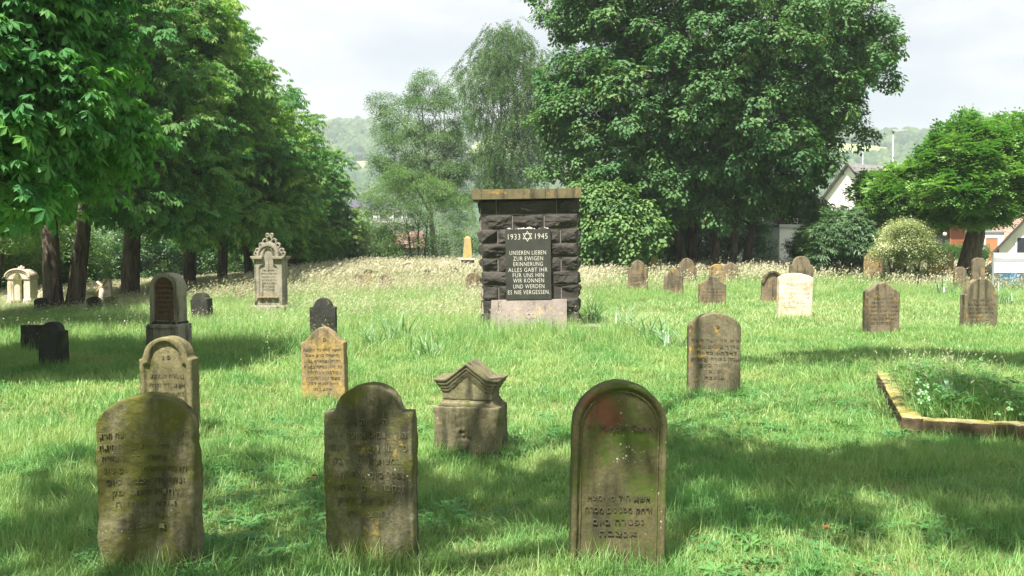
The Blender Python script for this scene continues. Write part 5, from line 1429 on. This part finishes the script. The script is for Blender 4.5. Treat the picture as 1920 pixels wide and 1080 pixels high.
# globe trees, shrubs and hedge
GLG = 'globe shaped locust trees'
for d_, poly, n_, per, lab, tpx, bpx, r0 in (
    (34.5, [(1716, 305), (1735, 258), (1778, 242), (1850, 228), (1890, 234), (1905, 270), (1925, 305), (1960, 350), (1940, 392), (1885, 412), (1830, 434), (1780, 426), (1725, 405), (1700, 360)], 230, 17, 'round dense locust tree with leaning furrowed trunk at the right edge', 1828, 1806, 0.36),
    (37.5, [(1612, 362), (1642, 332), (1682, 312), (1712, 302), (1745, 330), (1760, 380), (1750, 425), (1700, 430), (1640, 412)], 130, 15, 'smaller round locust tree half hidden behind the leaning one', 1692, 1688, 0.22)):
    rng = np.random.default_rng(int(d_)); cl = outline_clumps(poly, d_, 2.3, n_, rng, 0.6, 0.3)
    x = W(bpx, d_); z = h1(x, d_); tx2 = W(tpx, d_)
    tp = [(x, d_, z - 0.3), (x + (tx2 - x) * 0.15, d_, z + 0.35), (x + (tx2 - x) * 0.55, d_, z + 1.1), (tx2, d_, z + 1.9), (tx2 + 0.1, d_, z + 3.2)]
    make_tree(lab, (x, d_, z), [(tp, [r0 * 1.35, r0 * 1.08, r0, r0 * 0.95, r0 * 0.5])], cl, S_LOCUST, 0.42, int(per * 0.85), M['bark_brown'], GLG, 'locust_tree', rng=rng, limb_from=0.8, limbs=24, limb_r=0.08, tint=(0.42, 0.32), size=(0.7, 1.2), droop=0.2, flat=1.0)

def shrub(label, poly, d_, ry, n_, per, src, cr=0.5, name='shrub', cat='shrub', stem=True, tint=(0.4, 0.22), group=None, size=(0.9, 1.3), droop=0.2, flat=0.8, bark=None):
    rng = np.random.default_rng(int(d_ * 10 + poly[0][0])); cl = outline_clumps(poly, d_, ry, n_, rng, 0.65)
    x = float(cl[:, 0].mean()); z = h1(x, d_)
    zt_ = float(cl[:, 2].max()) - z
    st = [trunk_pts(x + q, d_, max(0.4, zt_ * 0.6), (q * 1.5, 0), 0.05 + 0.008 * zt_, 0.02, 4) for q in (-0.25, 0.05, 0.3)] if stem else []
    return make_tree(label, (x, d_, z), st, cl, src, cr, per, bark or M['bark'], group, name, cat, limbs=14 if stem else 0, limb_r=0.03, rng=rng, tint=tint, size=size, droop=droop, flat=flat, crown_name='foliage')
shrub('soft grey green sallow bushes in front of the birch trunk', [(690, 345), (750, 305), (800, 320), (850, 345), (895, 405), (905, 500), (690, 505), (680, 420)], 54, 2.0, 210, 15, S_SAL, 0.6, tint=(0.55, 0.25))
shrub('bright leafy bush at the right side of the memorial under the maple', [(1078, 500), (1076, 370), (1092, 335), (1160, 345), (1225, 395), (1262, 440), (1215, 470), (1205, 500)], 38.0, 1.3, 150, 14, S_MAPLE, 0.55, tint=(0.72, 0.25), size=(0.8, 1.3), droop=0.4)
shrub('small leaved bush, tint darkened as maple shade, between bright bush and maple stems', [(1180, 495), (1185, 430), (1230, 400), (1280, 420), (1275, 495)], 43, 1.4, 80, 14, S_BUSH, 0.5, tint=(0.1, 0.1))  # low tint paints in the shade under the maple
shrub('green undergrowth behind the maple stems, leaf tint darkened as maple shade', [(1260, 500), (1260, 395), (1440, 395), (1445, 500)], 47, 1.6, 150, 14, S_BUSH, 0.6, tint=(0.12, 0.12))  # leaf colour set dark for the maple's shade
shrub('purple leaved plum under the right side of the maple', [(1440, 430), (1450, 385), (1495, 365), (1545, 385), (1540, 425), (1500, 435)], 53, 1.3, 70, 15, S_PURPLE, 0.55)
shrub('feathery light green conifer shrub in front of the garage', [(1510, 492), (1512, 440), (1535, 402), (1570, 386), (1602, 398), (1630, 425), (1644, 470), (1625, 495)], 37.5, 1.0, 130, 15, S_CON, 0.42, tint=(0.55, 0.25), droop=0.25)
shrub('dark green low bush against the garage wall', [(1478, 495), (1482, 455), (1505, 432), (1545, 445), (1556, 495)], 43, 1.0, 60, 16, S_BUSH, 0.42, tint=(0.08, 0.08))
shrub('cream and green variegated rounded bush left of the leaning tree', [(1640, 497), (1646, 455), (1666, 420), (1690, 404), (1716, 420), (1742, 452), (1758, 485), (1752, 497)], 34, 1.0, 130, 18, S_VAR, 0.35, tint=(0.5, 0.28), size=(0.7, 1.0))
shrub('clipped green hedge in front of the red brown entrance', [(1748, 500), (1748, 457), (1846, 457), (1846, 500)], 58, 0.7, 150, 16, S_BUSH, 0.35, 'hedge', 'hedge', False, tint=(0.35, 0.12), size=(0.7, 1.0))
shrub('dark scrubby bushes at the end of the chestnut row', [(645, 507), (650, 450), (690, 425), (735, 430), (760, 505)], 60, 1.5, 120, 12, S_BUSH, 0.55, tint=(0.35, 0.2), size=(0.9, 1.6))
UG = 'undergrowth bushes behind the chestnut row'
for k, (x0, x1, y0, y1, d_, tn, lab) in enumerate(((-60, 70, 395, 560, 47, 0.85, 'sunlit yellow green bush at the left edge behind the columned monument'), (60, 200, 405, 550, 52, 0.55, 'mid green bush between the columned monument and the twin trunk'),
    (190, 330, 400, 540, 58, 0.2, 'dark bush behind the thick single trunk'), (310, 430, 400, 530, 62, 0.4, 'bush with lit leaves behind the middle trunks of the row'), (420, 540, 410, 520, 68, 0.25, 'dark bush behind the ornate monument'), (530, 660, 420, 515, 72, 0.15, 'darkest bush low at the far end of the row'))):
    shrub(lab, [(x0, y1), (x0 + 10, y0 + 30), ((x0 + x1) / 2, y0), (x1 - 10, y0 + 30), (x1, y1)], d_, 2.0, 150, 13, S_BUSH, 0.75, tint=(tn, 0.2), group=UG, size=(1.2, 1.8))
for k, (x, y, lab) in enumerate(((-22.5, 38, 'slim young tree with bent stem behind the columned monument'), (-24.5, 43, 'young tree with yellow green crown left of the columned monument'))):
    rng = np.random.default_rng(300 + k); z = h1(x, y)
    make_tree(lab, (x, y, z), [trunk_pts(x, y, 4.5, (-1.2 + 2 * k, 0), 0.13, 0.06)], crown_profile((x, y), 3.2, z + 2.4, z + 8, 90, rng), S_BUSH, 0.7, 14, M['bark'], UG, 'young_tree', rng=rng, limbs=14, limb_r=0.05, tint=(0.85, 0.15), size=(1.2, 1.8))

# ------------------------------------------------------------------ grass
def blade(lb, o, az, h, wd, bend, m=0, seg=2):
    d = Vector((math.cos(az), math.sin(az), 0)); s = Vector((-math.sin(az), math.cos(az), 0)); n = len(lb.v)
    o = Vector(o)
    for i in range(seg):
        t = i / seg; p = o + d * bend * h * t * t + Vector((0, 0, h * (t - 0.25 * bend * t * t)))
        ww = wd * (1 - 0.45 * t) / 2
        lb.v += [p - s * ww, p + s * ww]
    lb.v.append(o + d * bend * h + Vector((0, 0, h * (1 - 0.25 * bend))))
    for i in range(seg - 1): lb.f.append((n + 2 * i, n + 2 * i + 1, n + 2 * i + 3, n + 2 * i + 2)); lb.m.append(m)
    k = n + 2 * (seg - 1); lb.f.append((k, k + 1, n + 2 * seg)); lb.m.append(m)
    return lb.v[-1]

def tuft(rad_, nb, h0, h1_, wd, mats, stalks=0, sh=(0.5, 0.8), head=0.1, hw=0.016, sw=0.003):
    lb = LB()
    for i in range(nb):
        a = rv(0, 6.28); r = rad_ * math.sqrt(rv(0, 1))
        dead = random.random() < 0.09
        blade(lb, (r * math.cos(a), r * math.sin(a), -0.01), rv(0, 6.28), rv(h0, h1_), wd * rv(0.6, 1.35), rv(0.1, 0.95) if not dead else rv(1.0, 2.0), 1 if dead else 0)
    for i in range(stalks):
        a = rv(0, 6.28); r = rad_ * math.sqrt(rv(0, 1)); az = rv(-0.9, 0.9); h = rv(*sh); bend = rv(0.1, 0.4)
        o = Vector((r * math.cos(a), r * math.sin(a), 0))
        tip = blade(lb, o, az, h, sw, bend, 1, 3)
        d = Vector((math.cos(az) * (0.5 + bend), math.sin(az) * (0.5 + bend), 0.75)).normalized()
        for q in range(2):
            lb.leaf(tip - d * head * 0.6, d, (rv(-1, 1), rv(-1, 1), rv(-.3, .3)), head, hw, 0.1, 2, 0.2, 0.45)
        for q in range(3):
            lb.quad(tip - d * head * rv(0.1, 0.6), d + Vector((rv(-.6, .6), rv(-.6, .6), 0)), (rv(-1, 1), rv(-1, 1), 0), head * 0.4, hw * 0.7, 2)
    return lb.mesh('tuft', mats)

GM = [M['lawn'], M['stalk'], M['straw']]; MM = [M['meadow'], M['stalk'], M['straw']]
S_G1 = src_collection('lawn_tuft_near', [tuft(0.10, 30, 0.035, 0.10, 0.0042, GM) for _ in range(6)] + [tuft(0.12, 34, 0.06, 0.17, 0.0045, GM)])
S_G2 = src_collection('lawn_tuft_mid', [tuft(0.17, 34, 0.035, 0.10, 0.0075, GM) for _ in range(6)])
S_G3 = src_collection('lawn_tuft_far', [tuft(0.3, 40, 0.05, 0.14, 0.014, MM) for _ in range(5)])
S_MN = src_collection('long_blade_tuft', [tuft(0.13, 18, 0.14, 0.34, 0.006, GM, 0) for _ in range(5)])
S_M0 = src_collection('long_grass_tuft', [tuft(0.13, 16, 0.14, 0.34, 0.006, GM, 1 if i < 2 else 0, (0.3, 0.5), 0.06, 0.007, 0.003) for i in range(6)])
S_M1 = src_collection('meadow_tuft', [tuft(0.22, 26, 0.18, 0.46, 0.009, MM, 5, (0.38, 0.64), 0.10, 0.012, 0.004) for _ in range(3)] + [tuft(0.22, 30, 0.18, 0.46, 0.009, MM, 0) for _ in range(3)])
S_M2 = src_collection('meadow_tuft_far', [tuft(0.34, 28, 0.2, 0.48, 0.016, MM, 12, (0.38, 0.72), 0.12, 0.020, 0.006) for _ in range(3)] + [tuft(0.34, 30, 0.2, 0.5, 0.016, MM, 1, (0.38, 0.66), 0.12, 0.02, 0.006) for _ in range(3)])

def field(n, y0, y1, half=0.60, marg=2.0):
    """random ground points inside the view, with a margin"""
    y = np.sqrt(RNG.uniform(y0 * y0, y1 * y1, n)); x = RNG.uniform(-1, 1, n) * (half * y + marg)
    return x, y

X0 = np.array([-40, -14, -5.5, -2.6, -0.5, 1.4, 2.2, 3.2, 7, 15, 40.]); Y0 = np.array([21, 20, 18.8, 18.2, 18.6, 22, 27, 30, 32.5, 31, 30.])
def tallness(x, y):
    e = np.interp(x, X0, Y0); return sstep(-3.0, 6.0, y - e + 1.6 * n2(x, y, 0.35, 2.0, 2))
def longness(x, y):
    """unmown fringe: round the memorial, left meadow edge, round the kerb"""
    a = np.exp(-(((x + 2.2) / 2.6) ** 2 + ((y - 15.6) / 2.4) ** 2)) + np.exp(-(((x - 2.1) / 1.5) ** 2 + ((y - 16.6) / 1.9) ** 2)) + 1.2 * np.exp(-((x / 2.0) ** 2 + ((y - 16.9) / 1.0) ** 2))
    a = a + 0.9 * np.exp(-(((x - 5.3) / 1.5) ** 2 + ((y - 11.9) / 0.9) ** 2))
    e = np.interp(x, X0, Y0); a = a + 0.75 * sstep(-7, -2.5, y - e)
    a = a + 0.3 * n2(x, y, 0.7, 6.0, 2)
    for sx, sw in ((-0.82, 0.36), (1.54, 0.32)): a = a - 1.6 * np.exp(-(((x - sx) / sw) ** 2 + ((y - 17.55) / 0.45) ** 2))
    return np.clip(a, 0, 1)

def drift(x, y, bias):
    """which tufts carry seed heads: uneven drifts"""
    return np.where(n2(x, y, 0.28, 61.0, 3) + RNG.normal(0, 0.25, len(x)) + bias > 0, RNG.integers(0, 3, len(x)), RNG.integers(3, 6, len(x)))

def grass(name, src, x, y, smin, smax, tint=(0.45, 0.25), zs=None, tilt=0.12, idx=None):
    k = len(x)
    s = RNG.uniform(smin, smax, k); sc = np.stack([s, s, s * (zs if zs is not None else 1)], 1)
    tn = np.clip(RNG.normal(tint[0], tint[1], k) + 0.4 * n2(x, y, 0.9, 11.0, 3), 0, 1)
    scatter(name, src, np.stack([x, y, H(x, y)], 1), np.stack([RNG.normal(0, tilt, k), RNG.normal(0, tilt, k), RNG.uniform(-0.7, 0.7, k) if 'meadow' in name else RNG.uniform(0, 6.28, k)], 1), sc, tn, idx=idx)

x, y = field(14000, 2.6, 8.5, 0.62, 1.6); k = (n2(x, y, 0.9, 51.0, 3) < 0.42) | (RNG.uniform(0, 1, len(x)) < 0.45); x, y = x[k], y[k]; grass('lawn_grass', S_G1, x, y, 0.75, 1.25, zs=np.clip(1.05 + 0.5 * n2(x, y, 1.3, 41.0, 3), 0.5, 1.7))
x, y = field(15000, 8.0, 19, 0.60, 1.6); k = tallness(x, y) < 0.85; x, y = x[k], y[k]; grass('lawn_grass', S_G2, x, y, 0.75, 1.3, zs=np.clip(1.05 + 0.5 * n2(x, y, 1.1, 43.0, 3), 0.5, 1.7))
x, y = field(9000, 18, 34, 0.60, 1.5); k = (tallness(x, y) < 0.9) & (x > -4); x, y = x[k], y[k]; grass('lawn_grass', S_G3, x, y, 0.8, 1.3)
x, y = field(60000, 9, 34, 0.60, 1.5); lg = longness(x, y); k = RNG.uniform(0, 1, len(x)) < lg * 0.6; x, y, lg = x[k], y[k], lg[k]
grass('long_grass', S_M0, x, y, 0.8, 1.25, zs=(0.55 + 0.5 * lg) * (1 + 0.45 * np.exp(-((x / 2.2) ** 2 + ((y - 17.0) / 1.2) ** 2))))
x, y = field(26000, 14, 32, 0.60, 1.5); t_ = tallness(x, y); k = RNG.uniform(0, 1, len(x)) < t_ * 0.85; x, y, t_ = x[k], y[k], t_[k]
grass('meadow_grass', S_M1, x, y, 0.8, 1.2, zs=(0.55 + 0.5 * t_) * (1 - 0.5 * sstep(8, 13, -x)), idx=drift(x, y, -0.25 + 0.3 * sstep(22, 30, y)))
x, y = field(30000, 30, 62, 0.60, 1.5); t_ = tallness(x, y); k = (RNG.uniform(0, 1, len(x)) < t_) & ~((x > 13) & (y > 44)); x, y, t_ = x[k], y[k], t_[k]
grass('meadow_grass', S_M2, x, y, 0.85, 1.25, zs=(0.75 + 0.35 * t_) * (1 - 0.5 * sstep(8, 13, -x)), idx=drift(x, y, 0.1 + 0.4 * sstep(36, 46, y)))
# stray long blades in the mown lawn, thicker at the feet of the stones
x, y = field(2600, 3.0, 13, 0.60, 1.0); k = n2(x, y, 0.8, 21.0, 2) > 0.05; grass('long_grass', S_MN, x[k], y[k], 0.35, 0.7)
feet = [o for o in SC.objects if o.get('category') == 'gravestone' and o.location.y < 14]
xs, ys = [], []
for o in feet:
    for _ in range(75):
        xs.append(o.location.x + rv(-0.36, 0.36)); ys.append(o.location.y - rv(0.08, 0.2) if random.random() < 0.75 else o.location.y + rv(0.1, 0.2))
grass('long_grass', S_MN, np.array(xs), np.array(ys), 0.3, 0.72)
# grass on the kerbed grave
k = 900; u = RNG.uniform(0.17, KW - 0.17, k); v_ = RNG.uniform(0.15, KL - 0.15, k)
zz = 0.13 + 0.10 * np.sin(PI * (u - 0.16) / (KW - 0.32)) * np.sin(PI * (v_ - 0.14) / (KL - 0.28)) - 0.02
scatter('grave_grass', S_M0, np.stack([u, v_, zz], 1), np.stack([RNG.normal(0, .2, k), RNG.normal(0, .2, k), RNG.uniform(0, 6.28, k)], 1), RNG.uniform(0.55, 1.15, k), RNG.uniform(0.3, 0.9, k), kr)

# clover and other broad leaves in the lawn
def clover():
    lb = LB()
    for i in range(9):
        a = rv(0, 6.28); r = rv(0, 0.12); o = Vector((r * math.cos(a), r * math.sin(a), rv(0.03, 0.08)))
        for q in range(3):
            an = a + q * 2.09; lb.leaf(o, (math.cos(an), math.sin(an), rv(-.1, .3)), (-math.sin(an), math.cos(an), 0), 0.024, 0.022, 0.1, 0, 0.1)
    return lb.mesh('clover', [M['clover']])
def rosette():
    lb = LB()
    for i in range(8):
        an = i * 0.8 + rv(-.2, .2); lb.leaf((0, 0, 0.02), (math.cos(an), math.sin(an), rv(0.2, 0.8)), (-math.sin(an), math.cos(an), 0), rv(0.08, 0.14), 0.03, 0.15, 0, 0.35)
    return lb.mesh('rosette', [M['clover']])
S_W = src_collection('lawn_weed', [clover(), clover(), clover(), rosette()])
x, y = field(5000, 2.8, 13, 0.6, 1.0); k = (n2(x, y, 0.6, 31.0, 2) + 0.25 * (x > 1)) > 0.25; x, y = x[k], y[k]; k = len(x)
scatter('lawn_weeds', S_W, np.stack([x, y, H(x, y)], 1), np.stack([RNG.normal(0, .15, k), RNG.normal(0, .15, k), RNG.uniform(0, 6.28, k)], 1), RNG.uniform(0.7, 1.2, k), RNG.uniform(0, 1, k))
k = 170; u = RNG.uniform(0.17, KW - 0.17, k); v_ = RNG.uniform(0.15, KL - 0.15, k)
scatter('grave_clover', S_W, np.stack([u, v_, 0.22 + RNG.uniform(-.03, .12, k)], 1), np.stack([RNG.normal(0, .3, k), RNG.normal(0, .3, k), RNG.uniform(0, 6.28, k)], 1), RNG.uniform(0.9, 1.5, k), RNG.uniform(0, 1, k), kr)
# small white flowers in the left meadow
def floret():
    lb = LB()
    for q in range(5):
        an = q * 1.257; lb.leaf((0, 0, 0.0), (math.cos(an), math.sin(an), 0.4), (-math.sin(an), math.cos(an), 0), 0.022, 0.014, 0, 0, 0)
    lb.twig((0, 0, -0.4), (0, 0, 0), 0.002, 1)
    return lb.mesh('floret', [M['petal'], M['stalk']])
S_F = src_collection('white_floret', [floret()])
x = RNG.uniform(-12, -4, 240); y = RNG.uniform(14, 26, 240)
scatter('meadow_flowers', S_F, np.stack([x, y, H(x, y) + RNG.uniform(0.25, 0.5, 240)], 1), np.stack([RNG.normal(0, .4, 240), RNG.normal(0, .4, 240), RNG.uniform(0, 6, 240)], 1), np.where(RNG.uniform(0, 1, 240) < 0.4, RNG.uniform(0.5, 1.0, 240), 0.02), RNG.uniform(0, 1, 240))

# strap leaved iris clumps
def iris_mesh(n, h0, h1_):
    lb = LB()
    for i in range(n):
        a = rv(0, 6.28); blade(lb, (rv(-.22, .22), rv(-.22, .22), -0.02), a, rv(h0, h1_), rv(0.018, 0.034), rv(0.3, 1.3), 0, 5)
    return lb.mesh('leaves', [M['iris']])
for px, py, n_, h0, h1_, lab in ((705, 655, 16, 0.3, 0.6, 'clump of pale strap leaves between the memorial and the orange lichen gravestone'), (745, 640, 18, 0.35, 0.7, 'clump of long strap leaves left of the memorial steps'), (800, 668, 14, 0.25, 0.5, 'low clump of strap leaves in front of the memorial, left side'),
    (1112, 612, 16, 0.4, 0.75, 'dark upright strap leaves at the right foot of the memorial'), (1175, 628, 20, 0.35, 0.7, 'wide clump of bent strap leaves between the memorial and the tall brown gravestone'), (1225, 640, 18, 0.35, 0.7, 'pale drooping strap leaves against the left side of the tall brown gravestone'), (1265, 655, 14, 0.3, 0.55, 'low strap leaf clump touching the tall brown gravestone'),
    (1770, 556, 18, 0.45, 0.85, 'pale strap leaves left of the far right round shouldered gravestone'), (1880, 575, 14, 0.45, 0.85, 'pale strap leaves right of the far right round shouldered gravestone')):
    g = ground_at(px, py); r = tag(empty('iris_plant', g, rv(0, 6)), lab, 'plant', 'strap leaved plants')
    link('leaves', iris_mesh(int(n_ * 2.2), h0 * 0.9, h1_ * 1.1), None, r)
# fallen leaves
for k, (px, py) in enumerate(((765, 672), (1180, 672), (598, 912), (585, 916), (1540, 1010))):
    g = ground_at(px, py); lb = LB(); lb.leaf((0, 0, 0), (1, 0, 0.1), (0, 1, 0.2), 0.10, 0.06, 0.25, 0, 0.2); lb.leaf((0, 0, 0), (0.4, 0.9, 0.1), (1, 0, 0.2), 0.08, 0.045, 0.25, 0, 0.2)
    o = link('fallen_leaf', lb.mesh('fallen_leaf', [M['dry_leaf']]), None); o.scale = (0.65,) * 3; o.location = g + Vector((0, 0, 0.075)); o.rotation_euler = (0.2, 0.1, k * 1.3)
    tag(o, 'dry brown leaf on the lawn ' + ('between the orange and the gabled gravestones', 'in front of the memorial', 'beside the mossy front gravestone, right of a pair', 'beside the mossy front gravestone, left of a pair', 'in the shade right of the bordered gravestone')[k], 'leaf', 'fallen dry leaves')
